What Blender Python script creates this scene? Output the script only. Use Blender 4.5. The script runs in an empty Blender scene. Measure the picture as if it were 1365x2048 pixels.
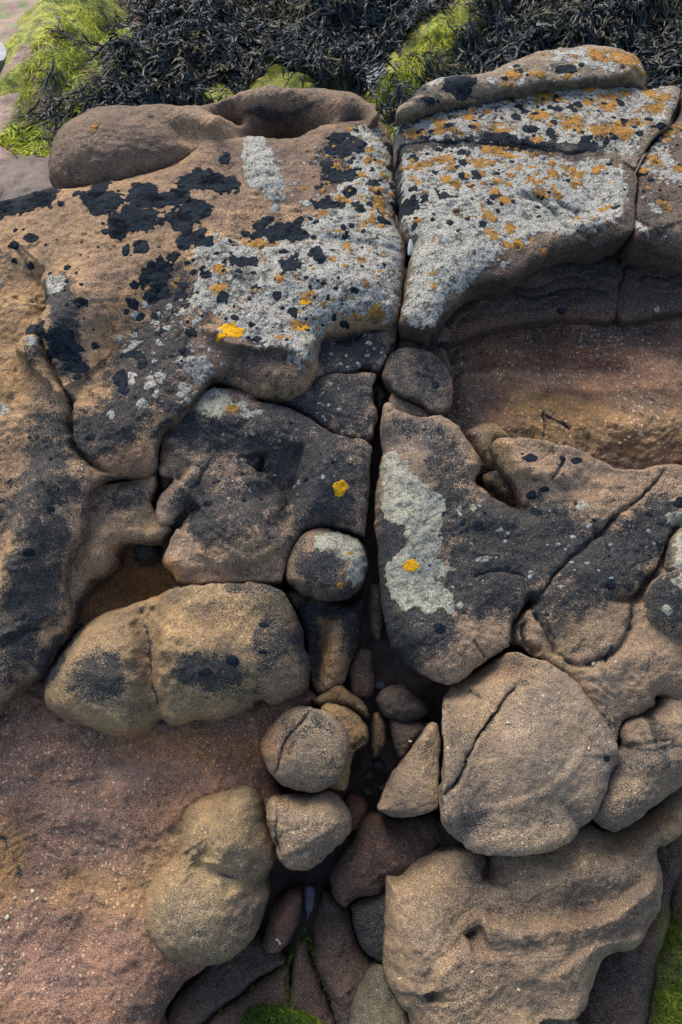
import bpy, math, random
import numpy as np
from math import radians as R_

# ------------------------------------------------------------------ camera, light, exposure
scene = bpy.context.scene
CAM_Z, PITCH, FOC = 1.75, 50.0, 1926.0          # metres, degrees below the horizon, focal length in photo pixels
PW, PH = 1365.0, 2048.0
cam_d = bpy.data.cameras.new('camera'); cam = bpy.data.objects.new('camera', cam_d)
scene.collection.objects.link(cam); scene.camera = cam
cam.location = (0, 0, CAM_Z); cam.rotation_euler = (R_(90 - PITCH), 0, 0)
cam_d.sensor_fit = 'VERTICAL'; cam_d.sensor_height = 24; cam_d.lens = 24 * FOC / PH
cam_d.clip_start = 0.05; cam_d.clip_end = 200

SUN_EL, SUN_AZ = 52.0, -28.0                      # azimuth from +Y (straight away) towards +X
world = bpy.data.worlds.new('World'); scene.world = world; world.use_nodes = True
wn, wl = world.node_tree.nodes, world.node_tree.links
sky = wn.new('ShaderNodeTexSky'); sky.sky_type = 'NISHITA'; sky.sun_disc = False
sky.sun_elevation = R_(SUN_EL); sky.sun_rotation = R_(SUN_AZ); sky.dust_density = 3.0; sky.air_density = 1.0; sky.ozone_density = 0.6
wl.new(sky.outputs[0], wn['Background'].inputs[0]); wn['Background'].inputs[1].default_value = 0.14
sun_d = bpy.data.lights.new('sun', 'SUN'); sun = bpy.data.objects.new('sun', sun_d)
scene.collection.objects.link(sun)
sun_d.energy = 1.6; sun_d.angle = R_(30); sun_d.color = (1.0, 0.90, 0.76)
from mathutils import Vector
sd_ = Vector((math.sin(R_(SUN_AZ)) * math.cos(R_(SUN_EL)), math.cos(R_(SUN_AZ)) * math.cos(R_(SUN_EL)), math.sin(R_(SUN_EL))))
sun.rotation_euler = sd_.to_track_quat('Z', 'Y').to_euler()
vs = scene.view_settings; vs.view_transform = 'Standard'; vs.look = 'None'; vs.exposure = 0.85; vs.gamma = 1

# ------------------------------------------------------------------ geometry of the outcrop
# The outcrop is modelled over a sloping bedding frame: u = X, v = up the slope, h = out of the slope.
EL = R_(60)
Dv = np.array([0, -math.cos(EL), math.sin(EL)]); Uv = np.array([0, math.sin(EL), math.cos(EL)])
C0 = np.array([0, 0, CAM_Z])
def to_world(u, v, h):
    u, v, h = np.asarray(u, float), np.asarray(v, float), np.asarray(h, float)
    return C0 + u[..., None] * np.array([1.0, 0, 0]) + v[..., None] * Uv + h[..., None] * Dv
prof = [(-0.25, .05), (.15, .08), (.45, .12), (.85, .33), (1.25, .55), (1.6, .68), (2.05, .745), (2.5, .74), (3.2, .70)]
pv = np.array([y * Uv[1] + (z - CAM_Z) * Uv[2] for y, z in prof]); ph = np.array([y * Dv[1] + (z - CAM_Z) * Dv[2] for y, z in prof])
vv = np.linspace(pv[0], pv[-1], 900); hh = np.interp(vv, pv, ph)
k_ = np.exp(-0.5 * (np.arange(-60, 61) / 26.0) ** 2); k_ /= k_.sum()
hh = np.convolve(np.pad(hh, 60, mode='reflect', reflect_type='odd'), k_, mode='valid')
def macro(v): return np.interp(v, vv, hh)

_p = R_(PITCH)
_f = np.array([0, math.cos(_p), -math.sin(_p)]); _up = np.array([0, math.sin(_p), math.cos(_p)])
def ray(px, py):
    px, py = np.asarray(px, float), np.asarray(py, float)
    d = _f * FOC + (px - PW / 2)[..., None] * np.array([1.0, 0, 0]) - (py - PH / 2)[..., None] * _up
    return d[..., 0], d @ Uv, d @ Dv
def on_rock(px, py, off, field=None):
    """measured points of the survey photo -> (u, v) on the outcrop; off is the height above the bedding"""
    du, dv, dh = ray(px, py); off = np.zeros_like(du) + off
    t = (-1.7 + off) / dh
    for _ in range(40):
        hgt = macro(dv * t) + off if field is None else field(du * t, dv * t)
        t = 0.45 * t + 0.55 * hgt / dh
    return np.stack([du * t, dv * t], -1)
def on_level(px, py, z):
    px, py = np.asarray(px, float), np.asarray(py, float)
    d = _f * FOC + (px - PW / 2)[..., None] * np.array([1.0, 0, 0]) - (py - PH / 2)[..., None] * _up
    t = (z - CAM_Z) / d[..., 2]
    return C0 + d * t[..., None]

_tabs = {}
def noise(x, y, seed):
    if seed not in _tabs: _tabs[seed] = np.random.RandomState(seed).rand(256, 256).astype(np.float32)
    T = _tabs[seed]; x0 = np.floor(x).astype(int); y0 = np.floor(y).astype(int)
    fx, fy = x - x0, y - y0; fx = fx * fx * (3 - 2 * fx); fy = fy * fy * (3 - 2 * fy)
    a, b, c, d = T[y0 & 255, x0 & 255], T[y0 & 255, (x0 + 1) & 255], T[(y0 + 1) & 255, x0 & 255], T[(y0 + 1) & 255, (x0 + 1) & 255]
    return ((a * (1 - fx) + b * fx) * (1 - fy) + (c * (1 - fx) + d * fx) * fy) * 2 - 1
def fbm(x, y, size, seed, octs=4, gain=0.5):
    out = np.zeros(np.shape(x)); amp = 1.0; tot = 0; s = 1.0 / size; a = 0.6 + seed
    for k in range(octs):
        c, d = math.cos(a), math.sin(a)
        out += amp * noise((x * c - y * d) * s + 17.3 * k, (x * d + y * c) * s + 5.1 * k, seed + k * 31); tot += amp
        amp *= gain; s *= 2.03; a += 1.1
    return out / tot * 1.6
def sstep(a, b, x):
    t = np.clip((x - a) / (b - a), 0, 1); return t * t * (3 - 2 * t)
def crom(pts, n=5, closed=True):
    P = np.asarray(pts, float)
    if closed: Q = np.vstack([P[-1:], P, P[:2]])
    else: Q = np.vstack([2 * P[:1] - P[1:2], P, 2 * P[-1:] - P[-2:-1]])
    out = []
    for i in range(1, len(Q) - 2):
        p0, p1, p2, p3 = Q[i - 1], Q[i], Q[i + 1], Q[i + 2]
        for t in np.arange(n) / n:
            out.append(0.5 * (2 * p1 + (p2 - p0) * t + (2 * p0 - 5 * p1 + 4 * p2 - p3) * t * t + (3 * p1 - p0 - 3 * p2 + p3) * t ** 3))
    if not closed: out.append(Q[-2])
    return np.array(out)
def seg_dist(X, Y, V, closed=True):
    """distance to a polyline, nearest point, and signed side"""
    best = np.full(X.shape, 1e9, np.float32); nx = np.zeros(X.shape, np.float32); ny = np.zeros(X.shape, np.float32)
    inside = np.zeros(X.shape, bool); side = np.zeros(X.shape, np.float32)
    n = len(V)
    for i in range(n if closed else n - 1):
        a, b = V[i], V[(i + 1) % n]; e = b - a; L = e @ e + 1e-12
        wx, wy = X - a[0], Y - a[1]
        t = np.clip((wx * e[0] + wy * e[1]) / L, 0, 1)
        dx, dy = wx - t * e[0], wy - t * e[1]; d = dx * dx + dy * dy
        m = d < best; best[m] = d[m]; nx[m] = dx[m]; ny[m] = dy[m]
        if closed:
            c = (a[1] > Y) != (b[1] > Y)
            if abs(e[1]) > 1e-12: inside ^= c & (X < a[0] + e[0] * (Y - a[1]) / e[1])
        else:
            s = e[0] * wy - e[1] * wx; side[m] = np.sign(s)[m]
    best = np.sqrt(best)
    return best, nx, ny, inside, side
def soft_dist(X, Y, V):
    """smooth distance to the outline (no medial creases)"""
    W = np.vstack([V, V[:1]]); seg = np.linalg.norm(np.diff(W, axis=0), axis=1)
    acc = np.zeros(X.shape)
    n = max(60, min(220, int(seg.sum() / 0.008))); s = np.concatenate([[0], np.cumsum(seg)]); q = (np.arange(n) + .5) / n * s[-1]
    bx, by = np.interp(q, s, W[:, 0]), np.interp(q, s, W[:, 1]); w = s[-1] / n
    for x, y in zip(bx, by):
        r2 = (X - x) ** 2 + (Y - y) ** 2 + 1e-7; acc += w / (r2 * np.sqrt(r2))
    return np.sqrt(2.0 / acc), w

# ------------------------------------------------------------------ mesh helpers
col = scene.collection
def mesh_obj(name, verts, faces, mat, parent=None, attrs=None, smooth=True):
    me = bpy.data.meshes.new(name); verts = np.asarray(verts, np.float32); faces = np.asarray(faces, np.int32)
    nf, k = faces.shape
    me.vertices.add(len(verts)); me.vertices.foreach_set('co', verts.ravel())
    me.loops.add(nf * k); me.loops.foreach_set('vertex_index', faces.ravel())
    me.polygons.add(nf); me.polygons.foreach_set('loop_start', np.arange(0, nf * k, k, dtype=np.int32))
    me.update(calc_edges=True); me.validate()
    if smooth: me.polygons.foreach_set('use_smooth', np.ones(len(me.polygons), bool))
    for an, (kind, arr) in (attrs or {}).items():
        a = me.attributes.new(an, kind, 'POINT')
        a.data.foreach_set('color' if kind == 'FLOAT_COLOR' else 'value', np.asarray(arr, np.float32).ravel())
    me.materials.append(mat)
    o = bpy.data.objects.new(name, me); col.objects.link(o)
    if parent is not None: o.parent = parent
    return o
def tag(o, label=None, cat=None, group=None, kind=None):
    for k, v in (('label', label), ('category', cat), ('group', group), ('kind', kind)):
        if v: o[k] = v
    return o
def grid_faces(mask):
    idx = np.full(mask.shape, -1, np.int64); idx[mask] = np.arange(mask.sum())
    a, b, c, d = idx[:-1, :-1], idx[:-1, 1:], idx[1:, 1:], idx[1:, :-1]
    ok = (a >= 0) & (b >= 0) & (c >= 0) & (d >= 0)
    return np.stack([a[ok], b[ok], c[ok], d[ok]], -1)
def compact(mask):
    """keep only vertices used by a full quad"""
    q = mask[:-1, :-1] & mask[:-1, 1:] & mask[1:, 1:] & mask[1:, :-1]
    m = np.zeros_like(mask); m[:-1, :-1] |= q; m[:-1, 1:] |= q; m[1:, 1:] |= q; m[1:, :-1] |= q
    return m

# ------------------------------------------------------------------ materials
def new_mat(name):
    m = bpy.data.materials.new(name); m.use_nodes = True
    nt = m.node_tree; return m, nt, nt.nodes['Principled BSDF']
class NB:
    def __init__(s, nt): s.nt = nt
    def n(s, t, **kw):
        x = s.nt.nodes.new(t)
        for k, v in kw.items(): setattr(x, k, v)
        return x
    def link(s, a, b): s.nt.links.new(a, b)
    def tex(s, scale, detail=4, rough=.6, kind='noise', dist=0):
        g = s.geo()
        if kind == 'noise':
            x = s.n('ShaderNodeTexNoise'); x.inputs['Scale'].default_value = scale; x.inputs['Detail'].default_value = detail
            x.inputs['Roughness'].default_value = rough; x.inputs['Distortion'].default_value = dist
        else:
            x = s.n('ShaderNodeTexVoronoi'); x.inputs['Scale'].default_value = scale
        s.link(g, x.inputs['Vector']); return x
    def geo(s):
        if not hasattr(s, '_g'): s._g = s.n('ShaderNodeTexCoord').outputs['Object']
        return s._g
    def ramp(s, src, a, b, lo=0., hi=1.):
        x = s.n('ShaderNodeMapRange'); x.interpolation_type = 'LINEAR'
        s.link(src, x.inputs[0])
        for i, v in zip((1, 2, 3, 4), (a, b, lo, hi)):
            if hasattr(v, 'name') and not isinstance(v, (int, float)): s.link(v, x.inputs[i])
            else: x.inputs[i].default_value = v
        return x.outputs[0]
    def math(s, op, a, b=0.):
        x = s.n('ShaderNodeMath', operation=op)
        for i, v in enumerate((a, b)):
            if isinstance(v, (int, float)): x.inputs[i].default_value = v
            else: s.link(v, x.inputs[i])
        return x.outputs[0]
    def mix(s, f, a, b, mode='MIX'):
        x = s.n('ShaderNodeMix', data_type='RGBA', blend_type=mode)
        for i, v in ((0, f), (6, a), (7, b)):
            if isinstance(v, (int, float)): x.inputs[i].default_value = v
            elif isinstance(v, tuple): x.inputs[i].default_value = v + (1,)
            else: s.link(v, x.inputs[i])
        return x.outputs[2]
    def attr(s, name, fac=False):
        x = s.n('ShaderNodeAttribute', attribute_name=name); return x.outputs['Fac' if fac else 'Color']
    def bump(s, hsock, strength, dist, prev=None):
        x = s.n('ShaderNodeBump'); x.inputs['Strength'].default_value = strength; x.inputs['Distance'].default_value = dist
        s.link(hsock, x.inputs['Height'])
        if prev is not None: s.link(prev, x.inputs['Normal'])
        return x.outputs[0]

def rock_material():
    m, nt, bs = new_mat('sandstone'); b = NB(nt)
    tone, dust, wet, grit = b.attr('tone'), b.attr('dust', True), b.attr('wet', True), b.attr('grit', True)
    big = b.tex(14, 5, .6).outputs[0]; mid = b.tex(75, 5, .65).outputs[0]; fine = b.tex(420, 3, .7).outputs[0]; vfine = b.tex(620, 2, .7).outputs[0]
    c = b.mix(b.ramp(big, .3, .7), b.mix(1.0, tone, (.72, .72, .77), 'MULTIPLY'), b.mix(1.0, tone, (1.34, 1.27, 1.14), 'MULTIPLY'))
    c = b.mix(b.ramp(mid, .3, .7, 0, 1), b.mix(1.0, c, (.72, .72, .75), 'MULTIPLY'), b.mix(1.0, c, (1.28, 1.26, 1.22), 'MULTIPLY'))
    # grain: dark pores and bright quartz grains
    g = b.math('MULTIPLY', b.ramp(fine, .53, .44, 0, 1), b.ramp(b.tex(6, 4, .6).outputs[0], .38, .62, .45, .95))
    c = b.mix(g, c, b.mix(1.0, c, (.20, .19, .21), 'MULTIPLY'))
    g2 = b.math('MULTIPLY', b.ramp(vfine, .56, .63, 0, 1), b.math('ADD', grit, .35))
    c = b.mix(g2, c, b.mix(.5, b.mix(1.0, c, (2.4, 2.3, 2.2), 'MULTIPLY'), (.62, .54, .42)))
    vq = b.tex(150, kind='voronoi'); vr = b.n('ShaderNodeSeparateColor'); b.link(vq.outputs['Color'], vr.inputs[0])
    sp = b.math('MULTIPLY', b.math('LESS_THAN', vq.outputs['Distance'], b.math('ADD', .17, b.math('MULTIPLY', grit, .16))), b.math('GREATER_THAN', vr.outputs[0], b.math('SUBTRACT', 1.0, b.math('MULTIPLY', grit, .17))))
    c = b.mix(b.math('MULTIPLY', sp, .8), c, b.mix(.45, b.mix(1.0, c, (3.0, 2.7, 2.4), 'MULTIPLY'), (.60, .50, .38)))
    # crust of black dust-like lichen, denser where the attribute says so, painted recess shade included
    nz = b.math('ADD', b.math('MULTIPLY', b.tex(430, 2, .6).outputs[0], .62), b.math('MULTIPLY', b.tex(52, 4, .65).outputs[0], .38))
    thr = b.math('SUBTRACT', .665, b.math('MULTIPLY', dust, .315))
    df = b.math('DIVIDE', b.math('SUBTRACT', nz, thr), .03)
    cl = b.n('ShaderNodeClamp'); b.link(df, cl.inputs[0]); dm = b.math('MULTIPLY', cl.outputs[0], b.ramp(dust, .02, .25))
    blk = b.mix(b.ramp(fine, .35, .65), (.007, .013, .018), (.030, .042, .050))
    c = b.mix(b.math('MULTIPLY', dm, .93), c, blk)
    c = b.mix(b.math('MULTIPLY', b.ramp(vfine, .575, .64), .48), c, (.40, .36, .31))
    c = b.mix(wet, c, b.mix(1.0, c, (.34, .31, .30), 'MULTIPLY'))
    b.link(c, bs.inputs['Base Color'])
    b.link(b.ramp(wet, 0, 1, .88, .42), bs.inputs['Roughness']); bs.inputs['Specular IOR Level'].default_value = .3
    h1 = b.bump(b.tex(38, 5, .7).outputs[0], .9, .004)
    h2 = b.bump(b.tex(150, 4, .75).outputs[0], 1.0, .0030, h1)
    h3 = b.bump(fine, 1.0, .0028, h2)
    b.link(h3, bs.inputs['Normal']); return m
def crust_material(name, ca, cb, cc, gap, gaps, scale=360, bd=.0026):
    m, nt, bs = new_mat(name); b = NB(nt)
    f1 = b.tex(scale, 4, .75).outputs[0]; f2 = b.tex(60, 4, .6).outputs[0]; v = b.tex(scale * .75, kind='voronoi').outputs['Distance']
    c = b.mix(b.ramp(f2, .35, .65), ca, cb); c = b.mix(b.ramp(f1, .52, .68), c, cc)
    gm = b.math('MULTIPLY', b.ramp(f1, .50, .42), gaps)
    big = b.math('MULTIPLY', b.ramp(b.math('ADD', b.math('MULTIPLY', f2, .5), b.math('MULTIPLY', b.tex(150, 3, .7).outputs[0], .5)), .47, .42), gaps)
    c = b.mix(gm, c, gap); c = b.mix(big, c, gap)
    b.link(c, bs.inputs['Base Color']); bs.inputs['Roughness'].default_value = .92; bs.inputs['Specular IOR Level'].default_value = .15
    h = b.bump(f1, .8, bd * .7); h = b.bump(v, .5, bd * .5, h); b.link(h, bs.inputs['Normal']); return m
M_ROCK = rock_material()
M_GREY = crust_material('grey crust lichen', (.29, .30, .265), (.40, .40, .355), (.55, .54, .485), (.10, .09, .075), 1.0)
M_PALE = crust_material('pale green crust lichen', (.31, .32, .25), (.39, .38, .30), (.50, .48, .39), (.14, .135, .10), .9)
M_ORNG = crust_material('orange crust lichen', (.27, .145, .04), (.42, .20, .03), (.54, .30, .06), (.13, .09, .055), 1.0)
M_YELW = crust_material('yellow crust lichen', (.62, .30, .012), (.72, .38, .012), (.80, .48, .03), (.40, .17, .01), .3)
M_BLAK = crust_material('black crust lichen', (.009, .014, .021), (.014, .022, .031), (.034, .048, .062), (.007, .009, .012), .6)

# ------------------------------------------------------------------ the rocks
TAN, BRN, DRK, RED, ORG, GRY, OCH, PNK = (.40, .275, .165), (.185, .14, .105), (.075, .062, .055), (.27, .155, .10), (.36, .18, .06), (.27, .225, .17), (.36, .255, .12), (.37, .26, .19)
BLU = (.07, .072, .075)
# each rock: outline measured on the survey photo, off = height of its rim above the bedding, A = how far it domes, R = rounding radius,
# f = relief (b bump, c crack, s step raised on its left, r ridge)
ROCKS = [
 dict(n='rock_slab', l='broad tan rock slab on the left of the main crack, spattered with black, white and orange lichen', c='rock', off=-.055, A=.055, R=.06, tone=TAN, grit=.25, nz=1.2, d=.10,
  p=[(-90,425),(0,402),(60,385),(120,374),(200,366),(270,350),(340,328),(400,292),(436,286),(480,288),(540,290),(600,282),(660,264),(720,256),(765,258),(784,280),(790,330),(794,385),(790,430),(800,462),(817,486),(812,505),(806,560),(800,610),(794,640),(760,650),(700,656),(655,664),(640,690),(636,730),(618,770),(590,786),(550,792),(505,780),(470,766),(428,752),(405,780),(372,826),(328,866),(318,905),(305,945),(250,954),(215,956),(194,974),(180,1020),(172,1070),(148,1110),(136,1165),(142,1215),(128,1265),(100,1305),(78,1345),(46,1368),(0,1402),(-90,1440)],
  f=[('s',[(395,655),(425,680),(455,700),(500,705),(550,708),(590,716),(612,738),(625,700),(640,665)],.05,.030),
     ('c',[(400,640),(430,650),(460,665),(500,690),(560,706),(600,735)],.010,-.008),
     ('c',[(423,760),(470,745),(500,762),(520,778)],.006,-.01),
     ('b',130,660,55,110,15,.042),('b',85,700,50,50,0,.022),('b',200,610,50,70,20,.016),
     ('s',[(38,712),(48,680),(80,640),(92,600),(82,560),(100,540)],.05,-.038),
     ('s',[(245,560),(205,540),(150,545),(100,540),(88,562)],.02,.0),
     ('c',[(84,560),(94,600),(90,640),(98,690),(112,740),(130,780),(142,800),(143,850),(154,902),(195,933),(246,951)],.0045,-.032),
     ('s',[(38,714),(60,730),(90,762),(125,800),(143,812)],.05,.036),
     ('b',280,640,50,120,25,-.020),('b',250,820,110,60,0,.016),('b',300,870,60,60,0,.010),
     ('c',[(36,505),(55,530),(72,560),(84,575)],.003,-.006),
     ('b',530,340,45,80,-15,.022),('b',470,330,30,70,-10,-.014),('b',600,330,60,50,0,-.014),('b',630,300,90,30,0,.0),
     ('b',60,1100,50,160,10,.040),('b',0,1120,24,120,10,-.02),('c',[(0,1300),(40,1272),(90,1248),(128,1232)],.006,-.012),('r',[(100,985),(140,960),(190,960)],.02,.010),('b',110,880,40,60,0,.014),('b',200,1030,40,60,0,.004),('s',[(0,1290),(50,1262),(100,1240),(130,1225)],.05,.012),
     ('b',120,1000,60,80,0,.014),('b',10,1230,60,30,-10,-.012),('b',700,560,120,40,5,.014),('s',[(800,497),(740,488),(690,478),(640,470)],.05,-.007),
     ('b',560,450,120,60,0,-.010),('b',60,900,50,40,0,-.012),('b',100,470,140,70,0,.012)]),
 dict(n='hollowed_boulder', l='low brown boulder with dark wind-worn hollows, in front of the seaweed at the upper left', c='boulder', off=-.075, A=.115, R=.11, tone=BRN, grit=.3, nz=1.0, d=.06,
  p=[(88,322),(98,280),(125,242),(188,213),(260,203),(330,204),(395,206),(430,196),(480,178),(530,169),(600,170),(670,177),(725,190),(745,215),(752,245),(740,262),(600,285),(480,285),(420,292),(350,328),(270,352),(180,366),(115,362),(92,345)],
  f=[('b',548,232,80,30,0,-.20),('b',590,232,60,24,0,-.10),('b',452,206,30,15,-8,-.10),('b',560,262,120,14,0,-.05),('b',600,250,60,22,-8,-.08),('b',712,236,24,24,0,-.10),('r',[(425,262),(440,235),(480,222),(500,222)],.018,.016),('b',380,262,60,18,20,-.035),('b',230,262,120,50,8,.012)]),
 dict(n='rock_slab', l='wide slab thick with pale grey lichen, right of the main crack below the orange-dotted slab', c='rock', off=-.05, A=.07, R=.055, tone=BRN, grit=.3, nz=1.0, d=.35,
  p=[(793,328),(808,298),(850,290),(896,287),(973,290),(1060,298),(1142,311),(1222,320),(1258,334),(1268,362),(1264,410),(1262,470),(1209,483),(1157,489),(1106,502),(1065,530),(1019,556),(952,571),(911,606),(882,640),(860,662),(819,652),(800,640),(804,600),(810,560),(818,520),(824,492),(811,472),(797,448),(797,400),(792,370)],
  f=[('c',[(1030,388),(1075,398),(1110,422),(1140,455),(1190,470),(1240,480)],.007,-.016),('c',[(1110,400),(1160,425),(1215,468)],.005,-.010),('b',1150,420,120,40,-15,-.016),('b',920,340,60,30,0,.006),('b',900,500,80,120,30,.014),('s',[(795,450),(820,480),(830,520),(812,600)],.03,.0),('b',1180,450,60,14,-20,.012),('b',1240,440,16,50,0,.012)]),
 dict(n='rock_slab', l='slab dotted with many bright orange lichen patches, at the upper right under the back ridge', c='rock', off=-.050, A=.075, R=.06, tone=GRY, grit=.3, nz=.8, d=.30,
  p=[(788,255),(808,234),(860,220),(932,204),(1024,186),(1106,173),(1203,165),(1300,163),(1362,168),(1360,190),(1346,240),(1316,264),(1290,306),(1276,336),(1262,331),(1222,315),(1142,306),(1060,293),(973,286),(896,283),(840,285),(805,293),(794,322),(788,290)],
  f=[('b',900,262,90,14,4,.008),('b',1230,300,40,18,0,-.012)]),
 dict(n='rock_ridge', l='brown ridge of rock at the top right backed by seaweed, its left end dark', c='rock', off=-.03, A=.115, R=.10, tone=GRY, grit=.3, nz=.9, d=.12,
  p=[(791,240),(800,222),(814,205),(834,170),(880,149),(942,149),(983,136),(1044,108),(1090,97),(1130,93),(1173,88),(1229,97),(1265,106),(1291,128),(1301,149),(1294,160),(1240,170),(1150,178),(1060,187),(950,210),(860,230),(805,246)],
  f=[('b',870,170,40,14,0,.014),('b',960,190,50,12,12,-.02)]),
 dict(n='rock_slab', l='purple-brown slab cut by the right edge of the photo, beside the orange-dotted slab', c='rock', off=-.06, A=.065, R=.045, tone=(.16,.12,.10), grit=.25, nz=1.1, d=.30,
  p=[(1366,186),(1356,241),(1322,268),(1294,308),(1279,338),(1270,379),(1266,430),(1266,486),(1296,484),(1340,492),(1440,500),(1470,350),(1450,180)],
  f=[('c',[(1270,435),(1290,455),(1320,470),(1330,480)],.005,-.008),('b',1290,470,22,14,-20,.012),('b',1340,430,40,20,20,-.014),('s',[(1268,482),(1300,470),(1370,440)],.03,.01)]),
 dict(n='undercut_rock', l='dark overhung rock block tucked directly beneath the grey lichen slab', c='rock', off=-.165, A=.04, R=.05, tone=(.06,.045,.04), grit=.15, nz=1.1, d=.25,  # dark stone; the four undercut tones are darkened further as painted recess shade
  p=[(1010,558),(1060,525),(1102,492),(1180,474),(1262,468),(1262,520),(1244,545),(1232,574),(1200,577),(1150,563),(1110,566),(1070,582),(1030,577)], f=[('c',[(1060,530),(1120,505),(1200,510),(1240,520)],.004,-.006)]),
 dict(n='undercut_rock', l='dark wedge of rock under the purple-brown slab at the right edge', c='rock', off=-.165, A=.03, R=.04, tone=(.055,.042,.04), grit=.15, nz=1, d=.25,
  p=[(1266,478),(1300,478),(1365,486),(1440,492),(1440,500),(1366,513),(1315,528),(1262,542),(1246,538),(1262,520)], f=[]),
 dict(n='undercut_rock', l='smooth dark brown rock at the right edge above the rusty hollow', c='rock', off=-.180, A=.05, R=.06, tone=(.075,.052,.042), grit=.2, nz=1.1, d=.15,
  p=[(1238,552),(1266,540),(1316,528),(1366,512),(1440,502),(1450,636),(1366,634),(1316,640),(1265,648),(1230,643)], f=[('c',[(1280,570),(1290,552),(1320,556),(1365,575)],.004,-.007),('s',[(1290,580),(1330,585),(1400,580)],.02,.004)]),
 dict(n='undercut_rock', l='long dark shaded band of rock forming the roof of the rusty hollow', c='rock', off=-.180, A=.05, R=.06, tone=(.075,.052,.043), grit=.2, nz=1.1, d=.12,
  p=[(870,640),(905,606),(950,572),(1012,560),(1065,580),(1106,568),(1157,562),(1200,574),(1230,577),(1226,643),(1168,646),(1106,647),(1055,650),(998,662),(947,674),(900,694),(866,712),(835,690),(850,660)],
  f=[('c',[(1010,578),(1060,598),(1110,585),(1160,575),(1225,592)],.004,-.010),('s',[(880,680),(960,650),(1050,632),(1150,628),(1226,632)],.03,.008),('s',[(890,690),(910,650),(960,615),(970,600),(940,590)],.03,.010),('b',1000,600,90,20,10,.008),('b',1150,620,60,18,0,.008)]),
 dict(n='rock_column', l='brown knuckled rock in the recess below the tip of the grey lichen slab', c='rock', off=-.15, A=.045, R=.04, tone=(.14,.10,.08), grit=.2, nz=1.3, d=.10,
  p=[(802,650),(840,655),(872,640),(892,655),(900,668),(893,690),(893,712),(908,740),(904,765),(880,730),(850,712),(815,704),(790,712),(796,680)], f=[('b',850,690,20,20,0,-.02)]),
 dict(n='hollow_floor', l='rusty concave rock floor turning to sandy rock, in the hollow at the right edge', c='rock', off=-.190, A=.01, R=.05, tone=(.20,.105,.065), grit=.95, nz=1.7, d=.05,
  p=[(870,700),(900,670),(960,650),(1050,640),(1230,636),(1450,632),(1450,960),(1366,948),(1326,960),(1240,962),(1180,940),(1110,912),(1000,900),(930,900),(900,860),(890,790)],
  f=[('s',[(880,730),(960,720),(1060,700),(1200,695),(1400,690)],.04,.010),('s',[(900,770),(1000,745),(1120,730),(1300,715),(1400,705)],.04,.007),('b',1100,740,260,60,4,-.035),('b',1250,860,200,70,0,.055),('b',1000,870,90,40,-20,.025),('s',[(1430,745),(1300,765),(1180,772),(1080,800),(1000,830)],.03,.010),
     ('c',[(1080,826),(1084,850),(1080,888)],.004,-.008),('c',[(1082,832),(1105,850),(1140,868)],.003,-.007),('c',[(1280,790),(1330,825),(1370,850)],.003,-.006),('b',920,770,30,60,0,.03)]),
 dict(n='oval_stone', l='dark oval stone with a small groove, against the right side of the main crack', c='stone', off=-.10, A=.045, R=.05, tone=(.17,.14,.11), grit=.25, nz=.9, d=.25,
  p=[(765,748),(783,712),(819,701),(872,716),(900,752),(908,795),(893,826),(865,833),(824,806),(788,787)], f=[('r',[(830,745),(850,752),(866,757)],.006,.006),('c',[(850,738),(860,750),(872,752)],.004,-.005)]),
 dict(n='wedge_stone', l='small brown triangular stone wedged under the dark oval stone', c='stone', off=-.10, A=.025, R=.02, tone=(.24,.185,.14), grit=.25, nz=.8, d=.12,
  p=[(786,790),(800,795),(828,812),(862,836),(844,842),(818,838),(797,829),(781,815)], f=[]),
 dict(n='notch_stone', l='rounded sandy knob at the head of the notch beside the big grey-crusted block', c='stone', off=-.13, A=.04, R=.035, tone=OCH, grit=.4, nz=1, d=.20,
  p=[(932,872),(945,856),(968,844),(1000,848),(1022,876),(995,890),(990,912),(1004,942),(978,934),(958,906)], f=[]),
 dict(n='notch_stone', l='egg-like sandy stone lying deep in the notch beside the big grey-crusted block', c='stone', off=-.14, A=.04, R=.03, tone=OCH, grit=.4, nz=.8, d=.05,
  p=[(968,950),(985,940),(1005,938),(1028,960),(1040,985),(1046,1008),(1030,1014),(1004,1000),(978,978)], f=[]),
 dict(n='rock_block', l='broad black-dusted rock right of the main crack, crossed by a long diagonal crack', c='rock', off=-.080, A=.055, R=.05, tone=(.35,.26,.18), grit=.35, nz=1.0, d=.12, ed=.3,
  p=[(766,822),(782,817),(798,830),(844,843),(874,838),(890,846),(932,872),(958,908),(964,938),(955,960),(983,986),(1019,1012),(1048,1020),(1043,1000),(1030,968),(1006,940),(990,912),(984,886),(1008,879),(1060,887),(1130,900),(1190,924),(1240,944),(1326,938),(1400,932),(1480,930),(1480,1430),(1330,1396),(1312,1416),(1250,1446),(1226,1488),(1212,1470),(1188,1430),(1164,1394),(1130,1352),(1095,1328),(1060,1308),(1034,1288),(990,1310),(945,1340),(905,1368),(865,1360),(825,1335),(790,1295),(772,1240),(762,1180),(755,1100),(753,1000),(757,950),(764,900),(760,860)],
  f=[('c',[(1340,925),(1326,944),(1290,986),(1240,1026),(1210,1058),(1180,1086),(1140,1117),(1104,1158),(1072,1200),(1050,1224),(1030,1250)],.0026,-.013),('c',[(1232,1030),(1208,1060),(1186,1078)],.005,-.014),
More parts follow.
